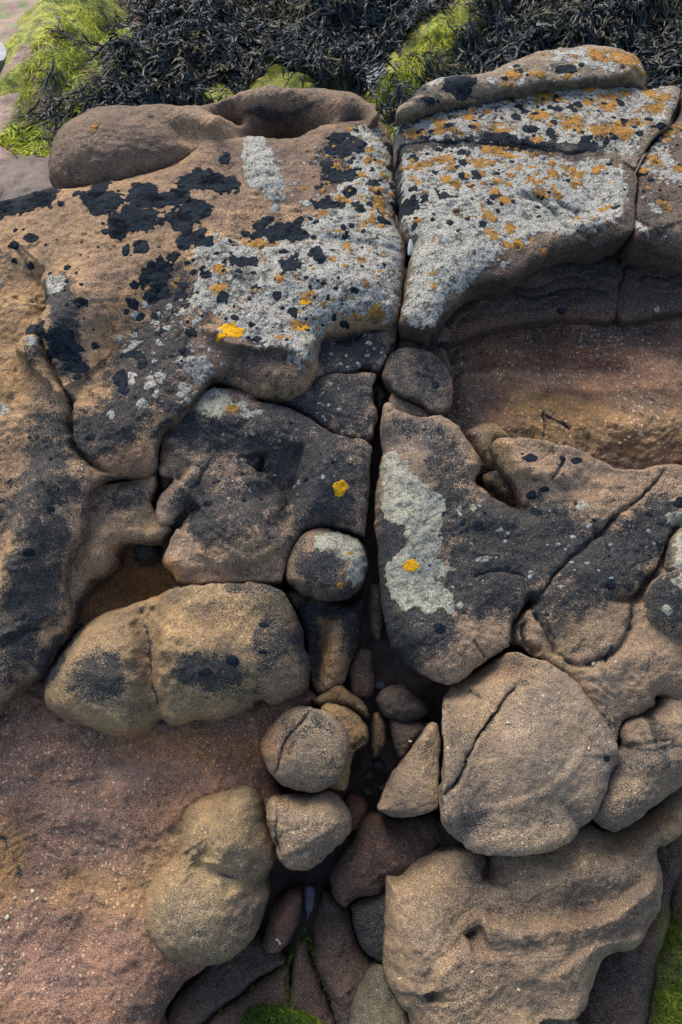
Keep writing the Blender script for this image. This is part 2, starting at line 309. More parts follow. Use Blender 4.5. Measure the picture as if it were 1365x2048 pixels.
     ('c',[(1080,1190),(1050,1222),(1036,1245),(1034,1270),(1030,1300)],.007,-.045),('c',[(1052,1235),(1048,1262),(1060,1290),(1085,1310)],.006,-.025),('c',[(1066,1222),(1088,1256),(1112,1300),(1150,1330),(1165,1334)],.0028,-.012),('c',[(1150,1332),(1190,1324),(1236,1302),(1262,1250),(1270,1206),(1285,1180)],.005,-.014),('c',[(1270,1206),(1300,1165),(1335,1110),(1350,1066),(1372,1034)],.006,-.03),('b',1260,1195,34,12,0,-.035),
     ('b',1080,950,60,22,10,.018),('s',[(1010,880),(1025,930),(1040,980),(1055,1012)],.03,.012),('c',[(1130,920),(1115,945),(1100,960),(1120,970),(1145,985)],.004,-.006),('c',[(945,1155),(990,1142),(1030,1148),(1060,1165)],.003,-.009),
     ('b',840,870,60,30,0,-.012),('b',820,1050,50,130,0,.014),('b',1000,1030,60,30,0,.012),('b',860,1270,90,60,20,.018),('c',[(945,1278),(960,1300),(975,1318)],.002,-.008),('b',1000,1240,50,40,0,-.008),('r',[(940,1100),(975,1112),(1000,1108)],.006,.005),
     ('b',1160,970,50,30,0,-.014),('b',1180,1150,70,60,0,.014),('b',1120,1290,40,30,0,-.012),('b',1240,1400,40,60,0,-.022),('b',1330,1320,90,40,0,.012),('c',[(1228,1290),(1215,1318),(1205,1335)],.004,-.007),('s',[(1238,946),(1200,990),(1140,1010),(1060,1020)],.03,.006)]),
 None,
 None,
 dict(n='round_stone', l='pale lichen-covered stone cut by the right edge, topmost of two round ones there', c='stone', off=-.045, A=.06, R=.05, tone=GRY, grit=.3, nz=.7, d=.1,
  p=[(1334,1120),(1340,1085),(1362,1050),(1400,1030),(1460,1030),(1460,1150),(1366,1150),(1344,1150)], f=[]),
 dict(n='round_stone', l='round black-dusted stone cut by the right edge, with a pale lichen cap', c='stone', off=-.055, A=.085, R=.09, tone=(.26,.21,.16), grit=.3, nz=.7, d=.3,
  p=[(1288,1210),(1298,1174),(1325,1150),(1370,1140),(1430,1150),(1465,1200),(1450,1260),(1410,1286),(1366,1286),(1322,1268),(1297,1240)], f=[]),
 dict(n='rock_block', l='dark rock block left of the main crack carrying a lone round orange lichen', c='rock', off=-.085, A=.042, R=.04, tone=(.38,.29,.22), grit=.3, nz=1.2, d=.22,
  p=[(369,836),(390,806),(424,779),(470,776),(512,782),(520,803),(559,816),(610,833),(643,858),(668,874),(700,884),(735,888),(740,930),(739,1000),(735,1060),(728,1072),(690,1054),(640,1050),(600,1068),(576,1108),(566,1150),(560,1167),(533,1171),(461,1169),(374,1170),(349,1154),(325,1126),(333,1100),(359,1056),(386,1020),(380,1012),(354,1038),(330,1052),(313,1030),(326,995),(352,960),(322,950),(326,905),(334,868),(356,851)],
  f=[('b',650,940,75,75,0,.036),('b',480,1055,90,62,10,.040),('b',588,990,24,80,20,-.034),('b',520,985,60,18,-20,-.014),('b',480,900,70,26,-10,-.014),('b',430,840,60,30,0,.016),('r',[(420,905),(390,950),(352,990),(335,1030)],.016,.014),('s',[(585,1068),(580,1010),(592,950),(610,890)],.05,-.024),('s',[(400,1010),(430,975),(480,955),(540,960),(575,990)],.05,-.018),('c',[(440,880),(415,930),(395,965),(372,985)],.012,-.012),('b',620,1060,60,14,0,-.01),('b',360,1120,24,24,0,.01),('c',[(518,900),(520,920),(512,938)],.011,-.045),('b',395,860,40,30,0,-.012),('b',350,905,24,40,0,.012),('c',[(352,960),(366,940),(380,920)],.008,-.015),('b',560,950,26,60,10,-.022),('b',540,860,60,30,0,.012),('b',440,930,60,30,0,.006),('s',[(390,1105),(440,1128),(510,1128),(565,1096)],.03,.010),('s',[(425,878),(460,868),(510,850)],.03,-.006),('b',440,1150,120,16,0,-.006),('c',[(400,1010),(380,1030),(352,1060)],.012,-.02)]),
 dict(n='rock_block', l='blue-black rock block under the front lip of the left slab, beside the main crack', c='rock', off=-.10, A=.035, R=.035, tone=(.30,.24,.20), grit=.3, nz=1.2, d=.30,
  p=[(560,800),(590,782),(625,765),(662,752),(706,748),(752,750),(745,775),(748,800),(756,828),(748,856),(740,882),(698,882),(665,868),(642,850),(612,828),(585,812)], f=[('b',690,810,40,40,0,.012)]),
 dict(n='rock_block', l='dark face of rock directly below the orange-spotted lip of the left slab', c='rock', off=-.10, A=.035, R=.035, tone=(.26,.21,.175), grit=.3, nz=1.3, d=.32,
  p=[(600,720),(625,672),(660,664),(700,657),(760,650),(794,642),(790,690),(770,728),(752,744),(735,735),(710,744),(680,752),(645,756),(605,775),(588,750)], f=[('c',[(665,680),(700,672),(730,668)],.010,-.02),('c',[(715,735),(745,740)],.006,-.02),('b',740,690,20,24,0,.012)]),
 dict(n='chip_stone', l='small dark sliver of rock in the main crack left of the oval stone', c='stone', off=-.14, A=.03, R=.02, tone=(.12,.10,.085), grit=.2, nz=1, d=.2,
  p=[(752,800),(755,780),(763,768),(776,788),(772,806),(762,824)], f=[]),
 dict(n='saddle_rock', l='twisted sandy rock with one black triangular face, at the left of the middle tier', c='rock', off=-.10, A=.05, R=.045, tone=(.38,.27,.17), grit=.4, nz=1.1, d=.06,
  p=[(186,1000),(193,978),(216,972),(260,966),(316,954),(312,985),(305,1005),(318,1030),(338,1046),(345,1058),(330,1078),(305,1088),(272,1084),(240,1092),(232,1122),(206,1150),(180,1163),(163,1192),(150,1216),(120,1245),(128,1190),(130,1130),(145,1105),(166,1078),(176,1040)],
  f=[('b',255,990,45,30,15,.018),('s',[(196,978),(210,1020),(240,1035),(280,1025),(300,1005)],.03,-.0),('r',[(215,1025),(245,1038),(280,1032)],.01,.006),('b',200,1110,40,40,0,.016),('b',300,1040,30,20,0,-.012),('b',240,1068,50,12,0,.006)]),
 dict(n='pocket_floor', l='orange stained floor of the small pocket in the left of the middle tier', c='rock', off=-.175, A=.02, R=.05, tone=ORG, grit=.4, nz=1.2, d=.10,
  p=[(80,1340),(130,1240),(180,1160),(230,1110),(250,1080),(330,1070),(345,1120),(370,1160),(400,1180),(330,1230),(200,1260),(120,1380)], f=[('b',280,1160,60,40,0,-.02),('b',180,1240,50,50,0,.015)]),
 dict(n='pocket_stone', l='little dark stone sitting at the back of the orange stained pocket', c='stone', off=-.14, A=.025, R=.02, tone=(.16,.10,.06), grit=.3, nz=1, d=.25,
  p=[(272,1092),(290,1082),(312,1088),(318,1108),(300,1122),(280,1116)], f=[]),
 dict(n='ball_stone', l='ball-shaped stone half black, half grey lichen, nested beside the main crack', c='stone', off=-.085, A=.062, R=.075, tone=(.27,.215,.155), grit=.35, nz=.6, d=.12,
  p=[(567,1148),(570,1118),(584,1084),(612,1060),(650,1053),(692,1062),(722,1084),(733,1112),(730,1150),(708,1184),(672,1197),(634,1196),(598,1184),(576,1168)], f=[]),
 dict(n='rock_pillar', l='upright rock with a glittering sandy face, in the gap below the ball-shaped stone', c='rock', off=-.17, A=.035, R=.03, tone=(.40,.27,.15), grit=.6, nz=1.4, d=.15,
  p=[(570,1190),(600,1180),(660,1196),(700,1205),(728,1190),(720,1250),(712,1300),(694,1345),(676,1374),(640,1388),(622,1360),(616,1300),(606,1250),(588,1215)], f=[('b',640,1290,14,80,6,-.03),('b',670,1300,26,60,10,.02)]),
 dict(n='crack_stone', l='brown upright stone deep in the widest part of the main crack', c='stone', off=-.17, A=.04, R=.025, tone=(.16,.11,.08), grit=.25, nz=1.2, d=.06,
  p=[(738,1172),(756,1165),(768,1176),(773,1230),(770,1268),(757,1284),(742,1256),(736,1210)], f=[]),
 dict(n='crack_stone', l='dark reddish column of rock low in the main crack above the pale slate chip', c='stone', off=-.19, A=.035, R=.03, tone=(.14,.09,.07), grit=.25, nz=1.2, d=.08,
  p=[(706,1310),(724,1290),(748,1300),(752,1350),(748,1392),(728,1400),(706,1390),(694,1350)], f=[]),
 dict(n='crack_stone', l='smooth dark stone wedged in the gap under the grey-crusted block', c='stone', off=-.175, A=.05, R=.05, tone=(.12,.10,.09), grit=.25, nz=1, d=.15,
  p=[(756,1395),(776,1374),(812,1370),(842,1396),(862,1425),(842,1440),(800,1442),(768,1432)], f=[]),
 dict(n='crack_stone', l='broken dark stone in the gap, just left of the largest boulder', c='stone', off=-.18, A=.045, R=.04, tone=(.14,.11,.095), grit=.25, nz=1.2, d=.15,
  p=[(782,1442),(812,1436),(852,1448),(850,1474),(822,1506),(800,1516),(786,1488)], f=[]),
 dict(n='crack_stone', l='small yellowish stone standing alone in the middle of the gap', c='stone', off=-.20, A=.035, R=.02, tone=(.24,.17,.09), grit=.4, nz=1.2, d=.12,
  p=[(744,1438),(756,1424),(768,1436),(774,1460),(768,1492),(752,1516),(741,1494)], f=[]),
 dict(n='twin_boulder', l='long ochre boulder of two joined lobes, each with a black-dusted patch', c='boulder', off=-.115, A=.135, R=.14, tone=(.36,.265,.15), grit=.35, nz=.7, d=.04,
  p=[(80,1400),(84,1352),(108,1310),(150,1262),(190,1228),(236,1212),(300,1196),(369,1179),(441,1173),(520,1176),(566,1190),(592,1226),(606,1262),(607,1290),(621,1335),(614,1378),(580,1402),(545,1414),(515,1400),(503,1411),(475,1432),(441,1442),(385,1441),(348,1456),(309,1440),(298,1466),(262,1484),(222,1476),(154,1451),(96,1426)],
  f=[('c',[(262,1200),(280,1240),(290,1290),(294,1350),(304,1410),(305,1440)],.024,-.026),('b',292,1320,26,110,0,-.028),('b',185,1350,80,90,0,.012),('b',440,1290,140,90,0,.016),('r',[(330,1330),(340,1260),(390,1215),(470,1195)],.025,.007),('b',560,1300,40,50,0,.012),('b',470,1400,40,30,0,.01)]),
 dict(n='ball_stone', l='round cracked ball of stone with dark flecks, right of the reddish slab', c='stone', off=-.09, A=.09, R=.10, tone=(.30,.24,.17), grit=.4, nz=.4, d=.10,
  p=[(520,1500),(530,1462),(560,1428),(612,1411),(660,1424),(690,1460),(697,1508),(680,1552),(644,1584),(594,1584),(548,1562),(526,1530)],
  f=[('c',[(628,1416),(600,1450),(570,1484),(560,1520),(545,1558)],.003,-.010),('c',[(567,1484),(575,1505),(584,1515)],.003,-.007)]),
 dict(n='rock_block', l='ochre block partly hidden behind the round cracked ball of stone', c='rock', off=-.135, A=.04, R=.03, tone=(.36,.25,.12), grit=.4, nz=1, d=.08,
  p=[(640,1412),(672,1406),(706,1420),(730,1446),(738,1470),(732,1488),(710,1500),(705,1540),(700,1575),(678,1584),(640,1560),(640,1480)], f=[('c',[(735,1480),(710,1490),(704,1500)],.005,-.012)]),
 dict(n='rock_block', l='black and ochre ledge crossing above the round cracked ball of stone', c='rock', off=-.15, A=.03, R=.02, tone=(.26,.17,.08), grit=.4, nz=1.2, d=.42,
  p=[(626,1396),(655,1380),(676,1370),(704,1384),(734,1412),(738,1440),(716,1426),(690,1412),(660,1408),(634,1410)], f=[]),
 dict(n='boulder', l='small brown flat-topped boulder directly below the round cracked ball of stone', c='boulder', off=-.105, A=.065, R=.07, tone=(.33,.255,.18), grit=.4, nz=.8, d=.03,
  p=[(536,1606),(562,1592),(616,1594),(655,1586),(684,1602),(704,1636),(700,1668),(668,1704),(628,1738),(595,1746),(569,1738),(546,1698),(535,1650)],
  f=[('c',[(567,1590),(555,1640),(550,1680),(560,1715)],.004,-.008),('s',[(560,1720),(620,1690),(690,1640)],.03,.008),('b',620,1630,40,30,0,.006)]),
 dict(n='eight_boulder', l='big ochre boulder shaped like a figure eight, at the bottom left', c='boulder', off=-.14, A=.135, R=.14, tone=(.34,.265,.155), grit=.5, nz=.6, d=.02,
  p=[(357,1660),(364,1636),(380,1614),(412,1590),(460,1575),(503,1580),(524,1606),(534,1661),(546,1712),(540,1750),(526,1776),(534,1806),(514,1866),(477,1912),(441,1936),(395,1943),(349,1932),(308,1906),(284,1866),(277,1815),(296,1762),(322,1730),(344,1708),(352,1686)],
  f=[('c',[(372,1728),(420,1752),(480,1770),(545,1776)],.022,-.030),('c',[(365,1712),(380,1735)],.012,-.01),('b',490,1830,30,30,0,-.004),('b',450,1660,60,50,0,.006),('b',400,1840,80,60,0,.01)]),
 dict(n='boulder', l='largest rounded tan boulder, split by a diagonal hairline crack, right of the gap', c='boulder', off=-.13, A=.19, R=.19, tone=(.36,.285,.205), grit=.5, nz=.55, d=.05,
  p=[(876,1450),(890,1400),(916,1366),(952,1344),(990,1322),(1022,1304),(1052,1316),(1091,1330),(1127,1354),(1162,1396),(1190,1436),(1216,1482),(1220,1512),(1200,1560),(1178,1626),(1152,1656),(1110,1680),(1068,1696),(993,1701),(925,1686),(884,1652),(868,1616),(872,1560),(878,1500)],
  f=[('c',[(1056,1366),(1020,1398),(990,1440),(960,1480),(930,1530),(905,1570),(872,1606)],.0026,-.016),('b',1090,1480,80,70,0,.008),('b',930,1430,50,50,0,-.008),('c',[(900,1370),(893,1400),(900,1422)],.004,-.007),('c',[(950,1380),(975,1400)],.007,-.009),('b',1030,1340,60,30,0,-.012),('s',[(1180,1480),(1120,1560),(1040,1600),(950,1620)],.05,.006)]),
 dict(n='rock_shard', l='pointed wing of rock broken off the left side of the largest boulder', c='rock', off=-.115, A=.085, R=.08, tone=(.33,.26,.18), grit=.42, nz=.9, d=.04,
  p=[(844,1456),(872,1448),(880,1490),(873,1530),(870,1600),(862,1614),(829,1632),(790,1640),(760,1627),(757,1608),(780,1556),(809,1514)], f=[]),
 dict(n='boulder', l='knobbly grey boulder with a folded top, near the right edge beside the largest boulder', c='boulder', off=-.09, A=.09, R=.08, tone=(.30,.235,.17), grit=.4, nz=1.1, d=.12,
  p=[(1242,1464),(1272,1434),(1314,1418),(1340,1392),(1400,1380),(1450,1400),(1460,1500),(1380,1560),(1356,1585),(1320,1612),(1270,1654),(1228,1662),(1186,1638),(1178,1608),(1206,1554),(1226,1508),(1246,1492)],
  f=[('c',[(1316,1420),(1320,1450),(1330,1492)],.009,-.018),('c',[(1246,1500),(1290,1500),(1330,1500),(1365,1490)],.014,-.012),('b',1350,1430,20,40,10,.014),('b',1290,1530,60,20,-15,.01),('b',1270,1600,50,40,0,.012)]),
 dict(n='boulder', l='broad brown boulder with wavy folds and a deep notch, filling the bottom right', c='boulder', off=-.155, A=.12, R=.13, tone=(.33,.25,.165), grit=.42, nz=1.0, d=.04,
  p=[(775,1765),(808,1758),(834,1728),(880,1702),(925,1692),(973,1700),(1000,1704),(1075,1694),(1127,1664),(1152,1650),(1180,1644),(1215,1666),(1250,1665),(1291,1645),(1327,1612),(1380,1560),(1400,1620),(1355,1690),(1322,1704),(1332,1745),(1328,1794),(1306,1851),(1272,1900),(1229,1906),(1203,1918),(1184,1968),(1157,2008),(1116,2020),(1075,2022),(1060,2048),(1050,2110),(850,2110),(820,2046),(788,1999),(769,1933),(771,1856),(774,1800)],
  f=[('c',[(986,1704),(985,1740),(983,1772)],.010,-.060),('s',[(1330,1740),(1260,1790),(1190,1832),(1110,1838),(1030,1842),(980,1832),(950,1800)],.07,.040),('b',1150,1745,170,50,-12,.026),('b',1080,1940,120,60,0,.018),('b',850,1860,60,120,0,.016),
     ('c',[(935,1882),(950,1870),(970,1862)],.010,-.026),('s',[(870,1990),(872,1950),(885,1920),(935,1886),(942,1910)],.05,-.024),('c',[(862,1985),(868,2012)],.010,-.03),
     ('b',900,1780,70,60,0,.010),('b',1100,1760,100,40,-15,.012),('s',[(1300,1872),(1250,1880),(1200,1880),(1150,1900),(1090,1940)],.05,.012),('b',1240,1700,60,20,-20,-.014),('b',840,1900,40,80,0,.01),('r',[(950,1870),(1010,1862),(1080,1850),(1150,1860)],.02,.010)]),
 dict(n='rock_slab', l='low sandy rock slab at the bottom edge with a dark limpet on its crack', c='rock', off=-.17, A=.035, R=.03, tone=(.30,.22,.15), grit=.4, nz=1, d=.03,
  p=[(1040,2070),(1066,2034),(1100,2028),(1140,2034),(1170,2060),(1200,2110),(1040,2120)], f=[]),
 dict(n='reddish_slab', l='large smooth reddish-pink rock slab filling the lower left corner', c='rock', off=-.195, A=.085, R=.10, tone=(.29,.165,.11), grit=.8, nz=1.3, d=.03,
  p=[(-90,1340),(60,1330),(200,1380),(400,1380),(600,1370),(640,1400),(600,1440),(560,1500),(550,1560),(570,1600),(560,1700),(520,1780),(480,1850),(425,1930),(355,1985),(318,2050),(300,2120),(-90,2120)],
  f=[('b',120,1620,120,40,15,.012),('b',220,1900,120,50,-10,.012),('b',90,1500,120,26,0,.010),('b',260,1700,60,50,0,-.010),('b',130,1980,130,40,0,-.010),('b',200,1820,130,50,0,.008),('s',[(0,1540),(80,1560),(170,1556),(250,1540)],.04,.006),('s',[(60,1660),(110,1700),(130,1760)],.04,.006),('b',0,1760,50,110,0,.018),('c',[(0,1665),(30,1700),(50,1760)],.006,-.004),('b',480,1520,70,50,0,-.02),('b',380,1600,60,60,0,-.016),('r',[(330,1660),(380,1600),(460,1562),(520,1570)],.02,.010)]),
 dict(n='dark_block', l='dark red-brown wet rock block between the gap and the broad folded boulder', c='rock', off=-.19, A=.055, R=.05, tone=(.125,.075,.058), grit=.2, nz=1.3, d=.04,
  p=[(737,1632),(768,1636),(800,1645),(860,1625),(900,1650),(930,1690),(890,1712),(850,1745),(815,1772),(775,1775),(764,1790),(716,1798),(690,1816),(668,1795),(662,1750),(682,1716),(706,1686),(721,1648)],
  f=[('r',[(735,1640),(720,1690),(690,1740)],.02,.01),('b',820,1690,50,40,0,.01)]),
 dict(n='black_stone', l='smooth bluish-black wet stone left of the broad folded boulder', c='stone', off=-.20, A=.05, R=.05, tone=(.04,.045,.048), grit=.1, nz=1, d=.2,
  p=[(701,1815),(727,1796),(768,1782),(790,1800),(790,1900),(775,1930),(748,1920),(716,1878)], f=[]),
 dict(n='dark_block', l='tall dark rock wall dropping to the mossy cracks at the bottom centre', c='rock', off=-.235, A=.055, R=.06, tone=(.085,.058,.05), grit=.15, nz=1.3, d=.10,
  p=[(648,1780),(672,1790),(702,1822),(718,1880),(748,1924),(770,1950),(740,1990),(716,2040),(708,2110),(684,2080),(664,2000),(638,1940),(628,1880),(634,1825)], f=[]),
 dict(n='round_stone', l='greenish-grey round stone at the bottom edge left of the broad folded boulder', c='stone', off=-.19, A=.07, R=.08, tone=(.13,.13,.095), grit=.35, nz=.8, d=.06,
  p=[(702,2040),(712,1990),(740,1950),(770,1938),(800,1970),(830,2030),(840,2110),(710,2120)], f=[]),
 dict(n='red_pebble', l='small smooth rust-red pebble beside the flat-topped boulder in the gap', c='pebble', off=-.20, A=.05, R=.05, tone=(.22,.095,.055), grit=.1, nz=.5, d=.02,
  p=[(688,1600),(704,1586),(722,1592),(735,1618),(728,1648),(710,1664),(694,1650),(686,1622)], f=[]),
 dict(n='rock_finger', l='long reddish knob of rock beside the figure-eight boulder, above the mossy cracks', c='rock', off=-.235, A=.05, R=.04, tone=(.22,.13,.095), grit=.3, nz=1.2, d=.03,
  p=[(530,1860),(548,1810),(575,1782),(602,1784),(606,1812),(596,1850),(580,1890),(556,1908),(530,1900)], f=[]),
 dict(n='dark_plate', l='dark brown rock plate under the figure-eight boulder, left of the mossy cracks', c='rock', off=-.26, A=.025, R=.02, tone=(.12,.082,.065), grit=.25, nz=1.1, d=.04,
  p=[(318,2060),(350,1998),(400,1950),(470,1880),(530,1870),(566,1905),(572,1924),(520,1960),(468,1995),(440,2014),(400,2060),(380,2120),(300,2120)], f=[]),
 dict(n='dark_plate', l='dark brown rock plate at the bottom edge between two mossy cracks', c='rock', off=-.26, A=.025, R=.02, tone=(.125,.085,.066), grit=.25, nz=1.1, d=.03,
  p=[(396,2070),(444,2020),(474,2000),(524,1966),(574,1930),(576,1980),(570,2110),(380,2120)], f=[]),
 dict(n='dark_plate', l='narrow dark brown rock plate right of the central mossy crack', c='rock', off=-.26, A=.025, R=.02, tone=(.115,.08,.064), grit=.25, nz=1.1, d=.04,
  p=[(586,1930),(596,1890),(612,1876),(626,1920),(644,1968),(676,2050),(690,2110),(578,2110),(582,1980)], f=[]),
 dict(n='foot_rock', l='plain dark brown rock foot behind the broad folded boulder at the lower right', c='rock', off=-.27, A=.06, R=.06, tone=(.13,.085,.065), grit=.2, nz=1.0, d=.02,
  p=[(1120,2120),(1150,1990),(1200,1900),(1280,1840),(1310,1740),(1300,1680),(1360,1600),(1440,1560),(1460,1700),(1360,1760),(1340,1860),(1316,1960),(1298,2050),(1290,2120)], f=[]),
 dict(n='mossy_rock', l='low rock overgrown with vivid green moss in the bottom right corner', c='rock', off=-.25, A=.03, R=.03, tone=(.19,.125,.085), grit=.4, nz=1.3, d=.05,
  p=[(1366,1730),(1346,1810),(1324,1890),(1313,1960),(1298,2060),(1290,2130),(1470,2130),(1470,1690)], f=[]),
]

# tone patches on the stone, with recess shade and a highlight band painted in: x, y, rx, ry, rot, colour, strength
TONES = [(60,650,60,130,0,(.40,.275,.15),.8),(30,760,60,60,0,(.40,.26,.125),.7),(230,590,60,60,0,PNK,.9),(250,650,40,130,20,(.40,.25,.13),.8),(300,480,260,90,0,TAN,.6),(420,330,90,70,0,(.30,.215,.15),.6),(620,300,150,60,0,BRN,.9),
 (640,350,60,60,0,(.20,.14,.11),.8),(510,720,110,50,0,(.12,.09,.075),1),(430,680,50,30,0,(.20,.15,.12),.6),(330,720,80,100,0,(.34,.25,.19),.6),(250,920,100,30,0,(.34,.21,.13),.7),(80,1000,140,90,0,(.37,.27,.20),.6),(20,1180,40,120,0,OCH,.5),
 (240,240,120,50,0,(.20,.15,.115),.8),(430,250,70,40,0,(.33,.235,.15),.9),(540,180,140,20,0,(.22,.165,.12),.6),(545,232,80,16,0,(.10,.075,.065),.7),(660,215,50,20,0,(.26,.18,.13),.6),
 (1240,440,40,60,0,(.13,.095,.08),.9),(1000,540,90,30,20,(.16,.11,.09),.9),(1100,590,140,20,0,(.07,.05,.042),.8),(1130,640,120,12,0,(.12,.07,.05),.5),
 (1080,680,200,22,3,(.12,.062,.042),.8),(1250,672,150,18,0,(.09,.05,.04),.9),(1100,725,200,26,2,(.27,.12,.06),.8),(1200,764,190,20,3,(.66,.38,.22),1),(1060,790,90,20,14,(.60,.33,.17),1),(1330,738,70,22,10,(.52,.29,.17),.9),(1230,860,200,50,0,(.33,.215,.11),.95),(1100,830,110,40,0,(.36,.22,.09),.8),(960,810,50,40,0,(.24,.15,.10),.8),(1280,800,60,20,0,(.20,.145,.10),.6),(910,780,30,60,0,(.20,.13,.09),.8),  # hollow floor: shade painted under the overhang, highlight painted along the band
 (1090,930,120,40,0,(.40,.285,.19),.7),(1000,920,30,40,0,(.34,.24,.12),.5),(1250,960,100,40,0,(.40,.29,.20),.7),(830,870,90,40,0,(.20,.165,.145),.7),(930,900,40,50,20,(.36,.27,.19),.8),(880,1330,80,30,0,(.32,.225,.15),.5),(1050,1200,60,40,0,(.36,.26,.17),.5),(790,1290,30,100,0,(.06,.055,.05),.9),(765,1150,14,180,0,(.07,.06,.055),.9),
 (1130,1290,60,50,0,(.36,.26,.16),.6),(680,920,70,50,0,(.22,.18,.155),.6),(500,1090,150,40,0,(.36,.26,.17),.7),(390,1150,60,30,0,(.38,.26,.17),.7),(430,920,80,60,0,(.33,.25,.19),.4),(560,880,60,40,0,(.32,.23,.17),.5),(345,900,30,50,0,(.30,.21,.15),.6),
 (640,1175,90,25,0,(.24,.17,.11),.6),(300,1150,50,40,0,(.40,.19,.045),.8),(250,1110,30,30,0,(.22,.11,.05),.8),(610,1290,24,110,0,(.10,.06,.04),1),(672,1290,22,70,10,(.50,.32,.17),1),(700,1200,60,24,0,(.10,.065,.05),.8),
 (180,1340,90,60,0,(.34,.27,.18),.4),(250,1460,60,30,0,(.38,.30,.16),.6),(330,1290,40,70,0,(.37,.26,.13),.6),(400,1260,70,30,0,(.42,.29,.15),.6),(470,1220,90,30,0,(.36,.255,.14),.6),(570,1340,50,50,0,(.32,.25,.17),.5),
 (1100,1480,110,110,0,(.36,.29,.22),.7),(1060,1620,120,60,0,(.26,.21,.16),.7),(940,1590,50,80,0,(.25,.20,.15),.6),(1020,1330,70,40,0,(.42,.30,.18),.6),(950,1400,60,50,0,(.38,.28,.18),.5),(810,1580,40,60,0,(.27,.22,.16),.6),
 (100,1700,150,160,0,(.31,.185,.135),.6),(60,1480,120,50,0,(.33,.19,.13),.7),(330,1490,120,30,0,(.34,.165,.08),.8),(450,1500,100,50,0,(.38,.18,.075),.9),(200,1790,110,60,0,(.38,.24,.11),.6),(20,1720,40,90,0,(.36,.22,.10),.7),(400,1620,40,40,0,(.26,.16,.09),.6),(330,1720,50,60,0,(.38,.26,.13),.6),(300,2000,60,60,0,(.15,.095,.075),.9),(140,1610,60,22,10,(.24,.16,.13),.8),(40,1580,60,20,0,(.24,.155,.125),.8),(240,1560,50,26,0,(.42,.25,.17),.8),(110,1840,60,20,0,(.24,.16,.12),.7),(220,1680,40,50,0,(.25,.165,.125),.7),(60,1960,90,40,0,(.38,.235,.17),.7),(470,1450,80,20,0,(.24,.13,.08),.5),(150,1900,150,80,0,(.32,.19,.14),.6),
 (420,1660,60,60,0,(.33,.25,.13),.6),(500,1820,40,40,0,(.24,.20,.15),.6),(380,1850,80,70,0,(.33,.27,.17),.5),(600,1700,60,30,0,(.27,.21,.155),.6),
 (1250,1760,90,50,-20,(.22,.175,.13),.6),(1100,1800,80,30,-10,(.26,.205,.15),.5),(1130,1700,80,30,0,(.36,.265,.15),.7),(1000,1920,120,60,0,(.25,.19,.14),.6),(1200,1860,80,30,0,(.24,.17,.12),.6),(840,1850,50,90,0,(.31,.245,.17),.5),(1320,1650,40,30,0,(.30,.20,.11),.8),(1240,1680,60,20,0,(.34,.24,.13),.7),
 (600,1610,50,12,0,(.36,.25,.12),.5),(1350,1880,26,60,-20,(.15,.17,.02),.8),(1350,2010,50,50,0,(.06,.13,.008),1),(1330,1950,14,60,-10,(.10,.15,.015),.8),(1260,1520,70,30,0,(.20,.17,.14),.5)]
